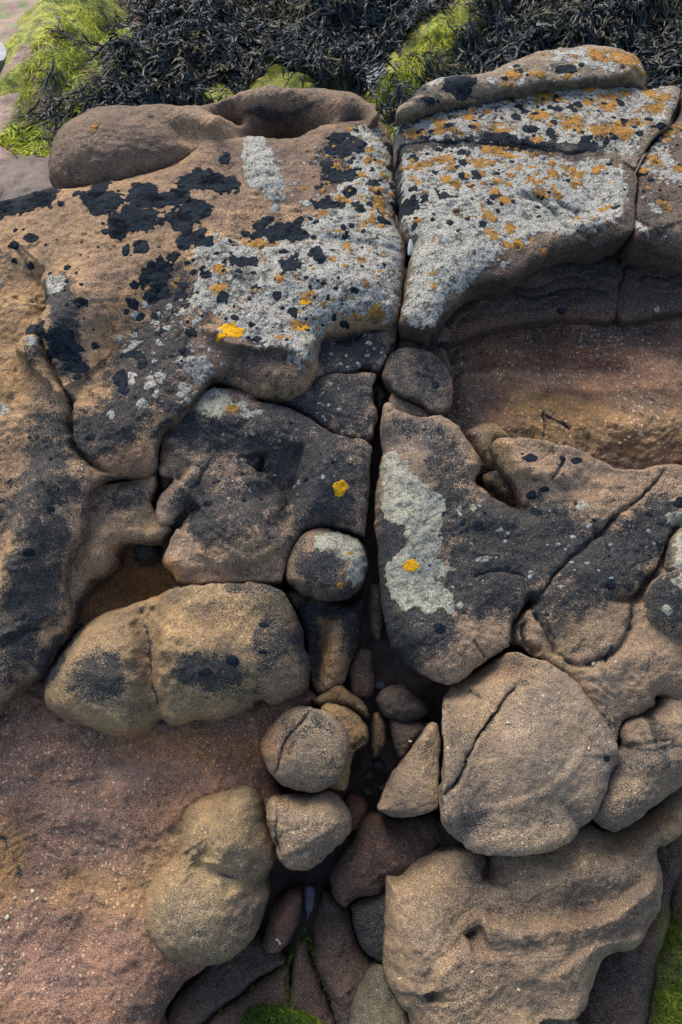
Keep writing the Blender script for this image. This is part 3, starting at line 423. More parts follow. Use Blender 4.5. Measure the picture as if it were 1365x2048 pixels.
# black dust-like crust, also laid in the recess to deepen its shade: x, y, rx, ry, rot, density
DUST_SHADE = [(300,700,100,80,0,.5),(340,580,60,50,0,.4),(180,860,90,50,0,.4),(430,860,70,50,0,.4),(560,900,60,60,0,.5),(900,1020,60,60,0,.5),(1020,1080,140,60,0,.6),(1180,1110,80,60,0,.5),(960,1190,90,60,0,.5),(650,950,70,60,0,.5),(460,1000,70,50,0,.45),(600,820,60,40,0,.4),(700,790,50,60,0,.5),(700,700,70,40,0,.4),(60,1180,60,100,10,.5),(130,900,60,60,0,.4),(40,1000,60,40,0,.35),(230,850,80,40,0,.4),(290,740,60,60,0,.4),(190,1350,50,40,0,.5),(420,1345,50,28,0,.5),(545,1290,35,40,0,.4),(860,1230,50,40,0,.4),(130,640,26,80,-12,.5),(1290,1070,50,40,0,.4),(340,570,50,60,0,.75),(330,660,60,80,10,.55),(290,760,80,70,0,.62),(230,850,100,50,-10,.75),(180,880,50,50,0,.7),(130,640,34,100,-12,.85),(60,700,20,30,0,.7),(100,585,20,25,0,.7),(115,740,24,40,0,.5),
 (90,860,40,70,0,.62),(80,940,80,50,0,.68),(30,1020,80,60,0,.6),(60,1150,60,130,10,.85),(20,1300,60,70,-20,.8),(110,1090,40,50,0,.6),(150,1000,40,50,0,.4),(500,440,140,40,0,.35),(560,740,80,50,0,.40),(690,300,70,40,0,.6),(680,350,60,50,0,.5),
 (20,395,100,14,8,.9),(440,320,30,30,0,.25),(600,180,80,20,0,.35),(520,225,50,10,0,.8),(590,228,40,12,0,.6),(130,330,50,40,0,.3),(320,230,90,30,0,.2),
 (850,330,60,40,0,.4),(880,370,60,30,0,.5),(800,340,20,50,0,.8),(810,420,24,30,0,.7),(1000,284,230,9,3,1.1),(1060,276,180,12,3,.8),(800,270,20,30,0,1.1),(870,222,80,14,12,.8),(960,212,80,12,6,.8),(1180,290,90,20,0,.75),(1100,200,120,14,0,.4),
 (820,195,30,35,30,.9),(900,155,50,12,0,.7),(1000,130,60,12,10,.5),(1300,430,60,50,0,.35),(1140,530,100,40,0,.3),
 (590,840,70,60,0,.62),(690,800,60,60,0,.7),(710,700,90,40,0,.75),(530,840,120,40,0,.65),(440,890,90,60,0,.55),(640,960,110,90,0,.78),(560,940,60,60,0,.6),(450,1020,90,70,0,.62),(400,1040,30,50,0,.6),(560,1060,60,40,0,.55),(370,1000,40,40,0,.5),(350,880,30,30,0,.35),
 (830,750,70,40,0,.6),(880,790,40,30,0,.35),(820,860,70,30,0,.5),(890,930,40,70,15,.7),(940,850,20,30,0,.5),(1000,1060,140,70,0,.80),(1100,1080,80,70,0,.78),(960,1180,110,80,0,.75),(850,1240,70,60,0,.7),(790,1060,20,60,0,1.0),(780,1140,20,160,0,.8),(1030,1130,90,50,0,.6),(880,1290,70,40,0,.55),(1010,980,22,50,-20,.5),(810,1290,30,70,0,.7),(770,1200,14,100,0,.8),
 (1190,1100,80,60,0,.78),(1290,1060,60,50,0,.75),(1150,1190,80,50,0,.72),(1240,1140,50,40,0,.6),(1310,1010,40,20,0,.6),(1110,1130,40,40,0,.6),(1340,1210,50,60,0,.75),
 (255,990,50,24,12,.85),(220,1010,30,20,0,.4),(640,1130,40,45,0,.95),(600,1110,20,40,0,.5),
 (190,1340,60,50,-20,.66),(170,1380,50,30,0,.5),(430,1340,70,36,0,.62),(540,1290,50,60,20,.62),(480,1370,80,40,0,.45),(380,1330,30,30,0,.5),(500,1172,130,7,0,.7),
 (140,1280,60,20,-40,1.0),(100,1330,30,40,0,1.0),(300,1105,30,24,0,.8),
 (600,1450,30,40,40,.5),(560,1500,20,40,20,.35),(650,1450,24,12,40,.5),(660,1520,24,20,0,.35),(630,1560,60,20,0,.25),
 (620,1280,20,100,0,.8),(700,1260,18,70,0,.9),(650,1220,60,16,0,.8),
 (1000,1420,40,10,50,.5),(1160,1630,60,50,0,.25),(1000,1660,120,40,0,.28),(930,1600,50,60,0,.28),(1040,1366,20,8,0,.6),(1290,1520,60,22,-10,.5),(1320,1470,16,50,0,.5),(1240,1600,50,50,0,.3),(890,1390,12,40,0,.5),
 (1250,1760,80,30,-20,.28),(900,1800,60,50,0,.20),(1010,1930,80,40,20,.28),(500,1830,30,40,0,.2),
 (1290,1460,40,20,0,.4),(1340,1330,60,30,0,.15),(1220,1460,20,30,0,.6),(1085,1240,8,40,-30,.8),(1150,1300,40,10,-20,.5)]
WETS = [(620,1900,200,160,0,.35),(545,240,90,24,0,.2),(760,1450,90,260,0,.35)]

def blob_field(P, X, Y, seed, warp=.012):
    """P: (cx, cy, ax, ay, rot) in metres -> soft membership 0..1 with a ragged rim"""
    cx, cy, ax, ay, c, s = P
    x, y = X - cx, Y - cy; a = (x * c + y * s) / ax; b = (-x * s + y * c) / ay
    return a * a + b * b

# black, orange, yellow crust spots (x, y, rx, ry), per colour
BLACKS = [(285,393,32,20),(335,400,38,17),(275,435,46,22),(238,458,24,12),(358,385,22,11),(225,440,14,9),(30,402,60,11),(90,385,26,6),(-10,412,30,10),(203,403,33,20),(398,360,38,18),(440,368,38,18),(365,445,28,18),(385,420,36,20),(373,481,17,14),(400,466,13,10),(402,486,18,12),(452,317,11,11),(199,372,14,6),(153,386,7,4),(123,407,6,4),(63,477,15,8),(28,490,8,6),(30,520,6,6),(62,532,6,5),(232,468,10,8),(286,494,13,10),(252,498,9,7),(210,463,7,5),(345,516,9,8),(563,465,50,16),(536,440,12,8),(520,452,12,6),(491,467,8,4),(480,523,32,9),(582,530,16,13),(634,514,16,14),(564,503,10,6),(447,592,11,9),(363,590,11,8),(412,548,13,10),(265,608,9,9),(280,633,9,8),(253,622,5,5),(382,665,11,9),(266,708,17,12),(287,727,9,7),(243,757,12,14),(248,783,10,8),(183,876,10,8),(160,605,18,11),(127,690,33,32),(152,733,18,10),(190,692,8,8),(155,752,8,5),(134,563,5,5),(134,534,6,5),(75,660,15,10),(102,1019,10,9),(58,1105,9,6),(557,590,9,8),(584,625,9,9),(500,598,6,6),(469,637,8,5),(695,290,35,15),(670,272,26,7),(680,352,34,13),(650,408,26,11),(700,385,14,8),(655,330,16,8),(745,365,10,6),(720,420,12,6),(765,440,10,5),(600,440,10,7),(630,445,8,5),(508,545,8,4),(385,545,8,6),(310,560,22,26),(330,535,16,16),(325,585,16,16),(300,588,12,10),
 (415,1007,7,6),(487,999,6,6),(465,1320,9,8),(410,1345,11,9),(527,1303,6,5),(528,1250,8,5),(957,1055,11,10),(926,1045,6,6),(1062,917,11,6),(1078,1024,11,8),(1061,989,8,6),(1090,979,8,6),(1151,921,12,6),(1045,908,5,3),(1151,1008,6,5),(878,1256,8,7),(1055,1212,12,9),(1221,1170,9,8),(1300,1030,6,4),(815,417,22,14),(925,352,14,8),(955,352,10,8),(890,392,14,7),(1172,290,20,16),(1105,268,10,10),(1155,212,10,6),(912,165,25,11),(1135,139,20,9),(1246,133,5,4),(938,158,10,5),(1125,622,7,5),(888,690,6,8),(872,770,6,5),(1113,195,8,10),(1035,235,10,5),(1060,258,16,6),(945,255,8,4),(845,262,14,6),(1000,275,40,8),(1050,288,14,6),(1240,205,10,5),(1220,330,8,5),(860,200,20,8),(985,395,6,4),(880,300,8,4),(1025,325,8,5),(1325,252,10,5),(1285,345,10,7),(1094,1228,5,4),(1214,1518,5,5),(930,1523,5,4),(1363,1006,14,8)]
ORANGES = [(188,253,10,9),(527,485,36,10),(447,540,26,9),(440,575,22,10),(560,557,12,12),(517,580,10,9),(612,595,20,17),(602,650,22,16),(567,675,18,8),(712,632,14,8),(755,625,18,16),(466,817,12,6),(350,567,15,9),(740,300,15,6),(748,322,20,6),(765,408,16,18),(690,402,22,10),(730,560,6,6),(700,1107,6,6),(680,1173,9,8),(675,330,18,9),(715,350,14,8),(770,352,8,6),(760,380,12,5),(665,520,10,6),(720,520,14,7),(678,560,8,6),(415,352,14,6),(620,300,8,4),(610,375,10,5),
 (835,337,12,9),(885,320,18,7),(905,335,12,10),(985,470,14,14),(1020,490,24,8),(1040,488,10,8),(835,443,12,8),(865,547,9,9),(868,570,9,8),(1105,345,12,10),(1090,503,10,8),(980,430,18,11),(1020,458,20,8),(1203,335,10,6),(958,325,16,8),(985,300,30,7),(1010,310,22,6),(1005,362,16,9),(1040,337,10,7),(1075,365,12,8),(1080,385,16,9),(1148,350,12,10),(890,362,12,10),(915,372,8,5),(855,385,10,5),(865,482,10,5),(915,425,10,8),(1160,368,10,5),(1220,367,6,5),(1042,365,8,5),(1010,400,12,7),
 (830,270,20,10),(1000,262,18,16),(1145,250,25,28),(1215,203,24,22),(1080,195,42,9),(1080,230,22,12),(1200,260,20,12),(1240,262,30,13),(1305,215,28,14),(1297,185,18,8),(1255,245,26,8),(955,250,12,9),(880,245,14,8),(905,257,10,7),(935,235,12,6),(1015,195,16,5),(1040,215,14,7),(1175,205,14,7),(1285,245,14,8),(1180,180,20,5),(1250,185,12,4),(1075,280,18,6),(1105,250,10,6),(930,262,8,5),(1330,195,12,8),(975,225,10,5),(870,262,8,4),(1150,215,12,5),
 (1340,264,18,9),(1310,325,20,16),(1325,407,8,7),(1030,150,18,8),(1075,148,14,6),(893,150,12,6),(1200,112,22,10),(1270,120,16,10),(1155,125,10,5),(1185,100,10,5)]
YELLOWS = [(460,665,24,20),(680,975,14,14),(823,1130,17,12),(612,605,14,8),(602,655,14,9)]
GREYS = [  # outline, raggedness (m), colour key
 ([(700,258),(745,252),(775,280),(788,340),(790,400),(790,440),(812,490),(805,560),(796,625),(760,640),(700,640),(650,648),(606,738),(580,706),(540,690),(480,672),(436,640),(400,630),(380,596),(392,550),(384,510),(420,478),(480,495),(560,480),(620,440),(660,400),(690,340),(680,290)],.016,'g','broad grey lichen crust over the front of the slab'),
 ([(485,292),(500,268),(530,274),(558,330),(574,388),(562,414),(545,402),(512,382),(490,356)],.004,'w','white crust on the small raised rib'),
 ([(367,738),(388,718),(410,712),(425,730),(423,770),(405,778),(385,760)],.004,'w',None),([(349,785),(360,766),(378,768),(390,785),(372,790),(360,797)],.004,'w',None),
 ([(272,808),(285,796),(298,808),(287,820)],.003,'w',None),([(290,770),(298,745),(312,762),(305,778)],.003,'w',None),([(310,745),(330,748),(326,768),(314,764)],.003,'w',None),([(215,830),(223,822),(231,832),(222,840)],.002,'w',None),
 ([(256,762),(264,754),(272,764),(263,770)],.002,'w',None),([(304,788),(315,778),(324,790),(312,798)],.002,'w',None),([(320,656),(332,646),(344,656),(330,668)],.003,'w',None),([(298,650),(308,638),(318,646),(306,656)],.002,'w',None),
 ([(255,695),(272,678),(290,682),(272,698)],.003,'w',None),([(50,682),(64,668),(78,678),(66,694)],.003,'w',None),([(132,714),(141,705),(150,715),(140,722)],.002,'w',None),([(-12,818),(5,806),(18,820),(6,832)],.003,'w',None),([(-10,570),(2,560),(5,575),(-4,582)],.002,'w',None),
 ([(85,560),(95,548),(128,552),(132,570),(110,585),(92,576)],.007,'g',None),([(392,632),(402,622),(412,634),(402,642)],.002,'w',None),([(430,560),(480,530),(520,545),(500,600),(440,610)],.01,'w',None),
 ([(388,835),(400,790),(430,778),(462,786),(470,812),(440,838),(410,838)],.006,'p','pale greenish crust at the top of the block'),([(470,815),(485,798),(500,820),(524,818),(518,832),(490,834)],.004,'w',None),
 ([(640,956),(645,950),(650,956),(645,962)],.002,'w',None),([(628,1075),(661,1056),(700,1068),(730,1095),(731,1150),(708,1178),(694,1160),(696,1125),(668,1112),(642,1108)],.006,'p','pale grey crust cap on the ball'),
 ([(762,918),(788,903),(819,926),(829,949),(860,974),(891,1002),(884,1046),(884,1087),(876,1118),(904,1128),(908,1145),(872,1158),(900,1176),(911,1222),(900,1228),(880,1214),(866,1236),(830,1222),(798,1218),(777,1180),(773,1130),(800,1108),(812,1077),(800,1050),(772,1046),(762,990)],.004,'p','long grey lichen strip down the edge of the block'),
 ([(911,1020),(919,1012),(927,1020),(919,1028)],.002,'p',None),([(938,1014),(947,1007),(956,1015),(947,1022)],.002,'p',None),([(988,1060),(998,1052),(1008,1060),(998,1068)],.003,'p',None),([(914,1210),(921,1204),(927,1211),(920,1217)],.001,'p',None),([(945,1118),(958,1108),(985,1114),(975,1122),(955,1126)],.004,'p',None),([(1150,1015),(1165,1005),(1182,1010),(1172,1024),(1156,1026)],.004,'p',None),
 ([(1330,1036),(1345,1022),(1366,1026),(1390,1030),(1380,1056),(1350,1058)],.004,'p',None),([(1338,1110),(1345,1085),(1370,1056),(1440,1050),(1440,1150),(1366,1148),(1344,1146)],.004,'p','pale crust over the whole stone'),([(1328,1160),(1345,1150),(1400,1140),(1440,1160),(1420,1200),(1366,1190),(1350,1170)],.004,'p','pale crust cap'),([(1322,1222),(1334,1208),(1346,1220),(1336,1234)],.002,'p',None),
 ([(806,312),(835,302),(900,294),(973,297),(1060,305),(1142,318),(1218,326),(1250,344),(1256,380),(1246,420),(1214,452),(1190,462),(1150,466),(1100,470),(1062,472),(1062,492),(1010,500),(960,545),(925,590),(896,588),(870,648),(852,654),(808,634),(814,575),(822,522),(830,480),(808,440),(802,400),(800,350)],.009,'g','thick pale grey lichen crust over the slab'),
 ([(804,260),(860,232),(932,216),(1024,196),(1106,182),(1203,174),(1300,170),(1348,184),(1336,236),(1300,262),(1280,300),(1262,322),(1210,300),(1140,290),(1060,278),(970,276),(896,272),(820,276)],.020,'g','patchy grey crust among the orange lichen'),
 ([(1296,300),(1330,290),(1360,330),(1400,360),(1360,375),(1320,350),(1290,340)],.014,'g',None),([(1100,105),(1170,98),(1230,110),(1220,140),(1160,130),(1120,120)],.016,'g',None),([(1262,440),(1280,442),(1300,468),(1330,474),(1300,480),(1274,466)],.006,'g',None),([(850,160),(880,152),(900,160),(860,170)],.012,'g',None),
 ([(1003,524),(1010,522),(1014,530),(1008,537),(1001,532)],.001,'w',None),([(1308,616),(1316,612),(1320,620),(1312,625)],.001,'p',None),([(724,995),(732,1000),(734,1015),(726,1010)],.002,'w',None)]

# joints that are only hairline cracks: rocks they separate, line, how square the edge stays
TIGHT = [((16,11),[(1060,887),(1130,900),(1190,924),(1240,944),(1330,942),(1440,936)],.8),
 ((2,3),[(808,297),(896,286),(973,288),(1060,296),(1142,309),(1222,318),(1260,333)],.85),((3,5),[(1360,186),(1350,240),(1320,266),(1292,307),(1278,336)],.6),((2,5),[(1268,360),(1266,410),(1265,470)],.7),
 ((2,),[(860,660),(880,640),(911,606),(952,571),(1019,556),(1065,530),(1106,502),(1157,489)],.35),((3,4),[(809,240),(860,226),(940,215),(1024,200),(1106,186),(1240,172)],.4),((6,9),[(1065,580),(1106,567),(1157,562),(1230,576)],.6),((8,9),[(1234,560),(1230,643)],.6),((7,8),[(1266,540),(1316,528),(1366,512)],.5),
 ((9,8,11),[(870,700),(950,674),(1050,650),(1170,645),(1300,643),(1440,636)],.5),((21,22,23),[(559,810),(610,830),(668,872),(738,886)],.45),((22,23),[(590,780),(640,756),(706,746),(752,748)],.5),((35,21),[(374,1172),(461,1170),(560,1170)],.4),
 ((0,25),[(194,974),(178,1020),(170,1075),(140,1110),(132,1170)],.55),((21,25),[(322,950),(316,1000),(338,1046)],.5),((41,42),[(844,1456),(874,1500),(870,1606)],.7),((41,16),[(1040,1285),(1100,1334),(1162,1396),(1216,1486)],.25),((16,),[(916,1364),(990,1309),(1032,1270)],.3),
 ((12,13),[(788,788),(824,806),(865,834)],.6),((13,16),[(782,816),(844,842),(880,840)],.6),((12,10),[(819,702),(872,717),(904,765)],.5),((1,0),[(430,276),(520,266),(640,262),(750,250)],.8),((0,21),[(318,905),(372,832),(424,780)],.3),((36,37),[(640,1412),(690,1460),(690,1540)],.2),((45,44),[(1060,2048),(1116,2022)],.5),((19,20),[(1344,1148),(1400,1142)],.5),((43,41),[(1220,1510),(1180,1620)],.2),((44,41),[(925,1690),(1000,1702),(1110,1682)],.3)]

CELL = .0017
built = []
def conv(feats, off):
    out = []
    for F in feats:
        if F[0] == 'b':
            _, x, y, rx, ry, rot, amp = F
            q = on_rock([x, x + rx, x], [y, y, y - ry], off); out.append(('b', q[0], np.linalg.norm(q[1] - q[0]), np.linalg.norm(q[2] - q[0]), rot, amp))
        else:
            pts = crom(F[1], 5, False); out.append((F[0], on_rock(pts[:, 0], pts[:, 1], off), F[2], F[3]))
    return out
def arclen_taper(X, Y, V):
    L = np.concatenate([[0], np.cumsum(np.linalg.norm(np.diff(V, axis=0), axis=1))])
    best = np.full(X.shape, 1e9, np.float32); s = np.zeros(X.shape, np.float32); side = np.zeros(X.shape, np.float32)
    for i in range(len(V) - 1):
        a, e = V[i], V[i + 1] - V[i]; l2 = e @ e + 1e-12; wx, wy = X - a[0], Y - a[1]
        t = np.clip((wx * e[0] + wy * e[1]) / l2, 0, 1); d = (wx - t * e[0]) ** 2 + (wy - t * e[1]) ** 2
        m = d < best; best[m] = d[m]; s[m] = ((L[i] + t * (L[i + 1] - L[i])) / L[-1])[m]; side[m] = np.sign(e[0] * wy - e[1] * wx)[m]
    return np.sqrt(best), s, side
def build_rock(k, r):
    off, A, Rr = r['off'], r['A'], r['R']; sd0 = 100 + k * 7
    ctr = off + {3: .95, 2: .62, 4: .5, 1: .5, 5: .7, 0: .42, 11: 1.0}.get(k, .35) * A
    poly = np.array(r['p'], float); poly = crom(poly, 4)
    V = on_rock(poly[:, 0], poly[:, 1], ctr)
    m = .024
    lo, hi = V.min(0) - m - .006, V.max(0) + m + .006
    nx, ny = int((hi[0] - lo[0]) / CELL) + 2, int((hi[1] - lo[1]) / CELL) + 2
    X, Y = np.meshgrid(lo[0] + np.arange(nx) * CELL, lo[1] + np.arange(ny) * CELL)
    wx = X + .0035 * fbm(X, Y, .05, 71, 3) + .0014 * fbm(X, Y, .013, 72, 2)
    wy = Y + .0035 * fbm(X, Y, .05, 73, 3) + .0014 * fbm(X, Y, .013, 74, 2)
    d, gx, gy, ins, _ = seg_dist(wx, wy, V)
    ds, w = soft_dist(wx, wy, V)
    bl = sstep(1.2 * w, 3.0 * w, d); din = np.where(ins, d * (1 - bl) + ds * bl, 0)
    tight = 0
    for T in TIGHT:
        tp_ = np.array(T[1], float); bb0 = poly.min(0) - 60; bb1 = poly.max(0) + 60
        if k not in T[0]: continue
        q = crom(tp_, 3, False); Vt = on_rock(q[:, 0], q[:, 1], ctr)
        dt_, s_, _ = arclen_taper(X, Y, Vt); tight = np.maximum(tight, np.exp(-(dt_ / .045) ** 2) * T[2])
    t = np.clip(din / Rr + tight, 0, 1)
    h = A * np.sqrt(np.clip(1 - (1 - t) ** 2, 0, 1))
    e = np.where(ins, 0, d)
    h = h - .006 * np.exp(-din / .0016) * (tight > .05)
    # relief
    cdust = np.zeros(X.shape)
    for F in conv(r['f'], off + .85 * A):
        if F[0] == 'b':
            _, c, rx, ry, rot, amp = F; a = -R_(rot); x, y = X - c[0], Y - c[1]
            q = ((x * math.cos(a) + y * math.sin(a)) / rx) ** 2 + ((-x * math.sin(a) + y * math.cos(a)) / ry) ** 2
            h = h + amp * np.exp(-q)
        else:
            dd, s, side = arclen_taper(X + .0020 * fbm(X, Y, .012, sd0 + 5, 2), Y + .0020 * fbm(X, Y, .012, sd0 + 6, 2), F[1]); tp = sstep(0, .12, s) * sstep(1, .88, s)
            if F[0] == 'c':
                wv = F[2] * (1 + .5 * fbm(X, Y, .02, sd0 + 8, 2)); h = h + F[3] * (.6 * np.exp(-(dd / wv) ** 2) + .4 * np.exp(-dd / (wv * 2.2))) * tp; cdust = np.maximum(cdust, np.exp(-dd / .0045) * np.clip(.55 + 1.3 * fbm(X, Y, .035, sd0 + 9, 3), 0, 1.1) * tp)
            elif F[0] == 'r': h = h + F[3] * np.exp(-(dd / F[2]) ** 2) * tp
            else:
                h = h + F[3] * np.exp(-dd / F[2]) / (1 + np.exp(-np.clip(dd * side / .0022, -30, 30))) * tp
    inw = sstep(0, .02, din) if A > .02 else 1
    n_ = r['nz']; q1 = fbm(X, Y, .10, sd0 + 10, 3); q2 = fbm(X, Y, .032, sd0 + 11, 3); q3 = fbm(X, Y, .010, sd0 + 12, 3)
    rid = 1 - np.abs(fbm(X, Y, .045, sd0 + 13, 3)); pit = np.clip(fbm(X, Y, .011, sd0 + 15, 2) - .55, 0, 1)
    warp = fbm(X, Y, .12, sd0 + 16, 2); strata = np.sin((Y * .9 + X * .3 + .05 * warp) * 2 * math.pi / .021 + 2 * q1) * np.clip(warp + .2, 0, 1)
    relief = n_ * (.0058 * q1 * min(1, Rr / .05) + .0030 * q2 + .0012 * q3 - .0022 * np.clip(rid - .90, 0, 1) * 10 * .3 - .003 * pit + .0005 * strata)
    hair = np.exp(-(np.abs(fbm(X, Y, .26, sd0 + 50, 4, .42)) / .010) ** 2) * sstep(.05, .25, fbm(X, Y, .16, sd0 + 51, 2)) * (.6 if A > .02 else .3)
    h = h + relief * (.35 + .65 * inw) - .0030 * hair; cdust = np.maximum(cdust, .75 * hair)
    # edges: turn under
    th = np.clip(e / m, 0, 1.1)
    gl = np.sqrt(gx * gx + gy * gy) + 1e-9
    pull = np.where(e > 0, e + .012 * (1 - np.cos(th * math.pi / 2)), 0)
    U_ = X - gx / gl * pull; V_ = Y - gy / gl * pull
    drop = np.where(e > 0, .11 * (.55 * np.sin(th * math.pi / 2) + .45 * th ** 2), 0)
    H = macro(V_) + off + h - drop
    mask = compact(ins | (e < m))
    P = to_world(U_, V_, H)
    field_h = np.where(mask & ins, H, np.nan)
    def field(u, v):
        i = np.clip(((np.asarray(u) - lo[0]) / CELL).astype(int), 0, nx - 1); j = np.clip(((np.asarray(v) - lo[1]) / CELL).astype(int), 0, ny - 1)
        x = field_h[j, i]; return np.where(np.isnan(x), macro(v) + off + .3 * A, x)
    # colours
    tone = np.zeros(X.shape + (3,)) + np.array(r['tone']); dust = np.zeros(X.shape) + r['d']; wet = np.zeros(X.shape)
    bb = poly.min(0), poly.max(0)
    rag = .35 * fbm(X, Y, .06, sd0 + 20, 4) + .25 * fbm(X, Y, .015, sd0 + 21, 3)
    def near(x, y, rx, ry): return bb[0][0] - rx < x < bb[1][0] + rx and bb[0][1] - ry < y < bb[1][1] + ry
    def member(x, y, rx, ry, rot):
        q = on_rock([x, x + rx, x], [y, y, y - ry], 0, field); ax, ay = np.linalg.norm(q[1] - q[0]), min(np.linalg.norm(q[2] - q[0]), ry * .004)
        a = -R_(rot); xx, yy = X - q[0][0], Y - q[0][1]
        return ((xx * math.cos(a) + yy * math.sin(a)) / ax) ** 2 + ((-xx * math.sin(a) + yy * math.cos(a)) / ay) ** 2
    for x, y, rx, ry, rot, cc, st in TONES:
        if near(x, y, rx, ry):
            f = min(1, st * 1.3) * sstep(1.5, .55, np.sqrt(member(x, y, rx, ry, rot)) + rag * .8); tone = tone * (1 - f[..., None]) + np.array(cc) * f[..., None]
    for x, y, rx, ry, rot, st in DUST_SHADE:
        if near(x, y, rx, ry):
            f = sstep(1.55, .45, np.sqrt(member(x, y, rx, ry, rot)) + rag); dust = 1 - (1 - dust) * (1 - np.clip(st * f * 1.0, 0, .98)) if st <= .9 else np.maximum(dust, min(st, 1.1) * f)
    for x, y, rx, ry, rot, st in WETS:
        if near(x, y, rx, ry): wet = np.maximum(wet, st * sstep(1.3, .5, np.sqrt(member(x, y, rx, ry, rot)) + rag * .5))
    # algae that grows in the damp cracks themselves
    edge = np.exp(-np.maximum(din, 0) / .007) * (.5 + .8 * np.clip(fbm(X, Y, .05, sd0 + 22, 3) + .3, 0, 1))
    dust = np.clip(np.maximum(np.maximum(dust, r.get('ed', .50) * edge), cdust), 0, 1.15); dust = np.where(e > 0, .55, dust)
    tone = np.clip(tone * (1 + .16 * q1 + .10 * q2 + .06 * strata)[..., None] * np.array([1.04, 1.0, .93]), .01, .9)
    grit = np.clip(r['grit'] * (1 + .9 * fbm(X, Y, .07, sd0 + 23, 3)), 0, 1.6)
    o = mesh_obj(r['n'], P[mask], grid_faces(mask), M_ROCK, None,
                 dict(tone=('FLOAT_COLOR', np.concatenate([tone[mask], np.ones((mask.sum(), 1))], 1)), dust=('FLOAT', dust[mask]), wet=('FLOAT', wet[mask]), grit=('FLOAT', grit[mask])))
    tag(o, r['l'], r['c'], r.get('g'))
    # normals for the crusts that grow on it
    du = np.gradient(P, axis=1); dv = np.gradient(P, axis=0); N = np.cross(du, dv); N /= np.linalg.norm(N, axis=-1, keepdims=True) + 1e-12
    N = np.where((N @ Dv)[..., None] < 0, -N, N)
    usable = ins & (din > .0006)
    S = dict(fine=fbm(X, Y, .006, sd0 + 30, 3), mid=fbm(X, Y, .022, sd0 + 31, 3), lump=np.abs(fbm(X, Y, .008, sd0 + 33, 2)))
    used = dict(black=0, orange=0)
    late = {}
    def crust(name, val, win, mat, thick, soft, key=None, label=None):
        """val > 0 where the crust covers (metres inside its rim); its rim dips just below the rock surface"""
        ys, xs = win; u_ = usable[ys, xs]; v_ = val; mk = compact(u_ & (v_ > -soft))
        if mk.sum() < 9 or not (u_ & (v_ > 0)).any(): return
        lift = np.clip(v_ / soft, -1, 1) * thick + np.where(v_ > 0, thick * .5 * S['lump'][ys, xs], 0)
        Q = P[ys, xs] + N[ys, xs] * lift[..., None]
        if key: late.setdefault((key, mat.name), []).append((Q[mk], grid_faces(mk), mat, name)); return
        c = mesh_obj(name, Q[mk], grid_faces(mk), mat, o)
        if label: c['label'] = label
    def window(c, ax, ay):
        i0, i1 = max(0, int((c[0] - ax - lo[0]) / CELL)), min(nx, int((c[0] + ax - lo[0]) / CELL) + 2)
        j0, j1 = max(0, int((c[1] - ay - lo[1]) / CELL)), min(ny, int((c[1] + ay - lo[1]) / CELL) + 2)
        return (slice(j0, j1), slice(i0, i1)) if i1 - i0 > 2 and j1 - j0 > 2 else None
    from_poly = lambda x, y: pip(x, y, poly)
    for pts, ragg, key, lab in GREYS:
        pa = np.array(pts, float); cxy = pa.mean(0)
        if not from_poly(cxy[0], cxy[1]): continue
        G = on_rock(*crom(pa, 3).T, 0, field); a, b = G.min(0) - .02, G.max(0) + .02
        win = window((a + b) / 2, (b[0] - a[0]) / 2, (b[1] - a[1]) / 2)
        if win is None: continue
        dd, _, _, inn, _ = seg_dist(X[win], Y[win], G); sdv = np.where(inn, dd, -dd)
        if ragg > .0075: val = np.minimum(sdv * .6, .008) + ragg * (.40 * S['mid'][win] + .55 * S['fine'][win])
        else: val = sdv + ragg * (1.5 * (.42 - 1.5 * np.abs(fbm(X[win], Y[win], .020, sd0 + 40, 2))) + .5 * S['fine'][win])
        crust('grey_lichen' if key == 'g' else 'pale_lichen', val, win, M_PALE if key == 'p' else M_GREY, .0008, .0016, None, lab)
    def spots(L, name, mat, thick, lim, grow=1.0):
        cnt = 0
        for i, (x, y, rx, ry) in enumerate(L):
            if not from_poly(x, y): continue
            q = on_rock([x, x + rx, x], [y, y, y - ry], 0, field); c = q[0]; ax = max(np.linalg.norm(q[1] - q[0]), .002) * grow; ay = min(max(np.linalg.norm(q[2] - q[0]), .002), ax * 2.2) * grow
            win = window(c, ax * 1.6, ay * 1.6)
            if win is None: continue
            xx, yy = (X[win] - c[0]) / ax, (Y[win] - c[1]) / ay; sc = min(ax, ay)
            rr = np.sqrt(xx * xx + yy * yy); val = (1 - rr) * sc + min(sc * .55, .011) * (.75 * fbm(X[win], Y[win], .018, 900 + i, 2) + lim * S['fine'][win])
            crust(name, val, win, mat, thick, .0015)
            cnt += 1
        return cnt
    spots(ORANGES, 'orange_lichen', M_ORNG, .0010, .95); spots(YELLOWS, 'yellow_lichen', M_YELW, .0011, .2); spots(BLACKS, 'black_lichen', M_BLAK, .0014, .45, 1.15)
    # small flecks of crust nobody would count
    rs = np.random.RandomState(sd0); fl = FLECKS.get(k, [])
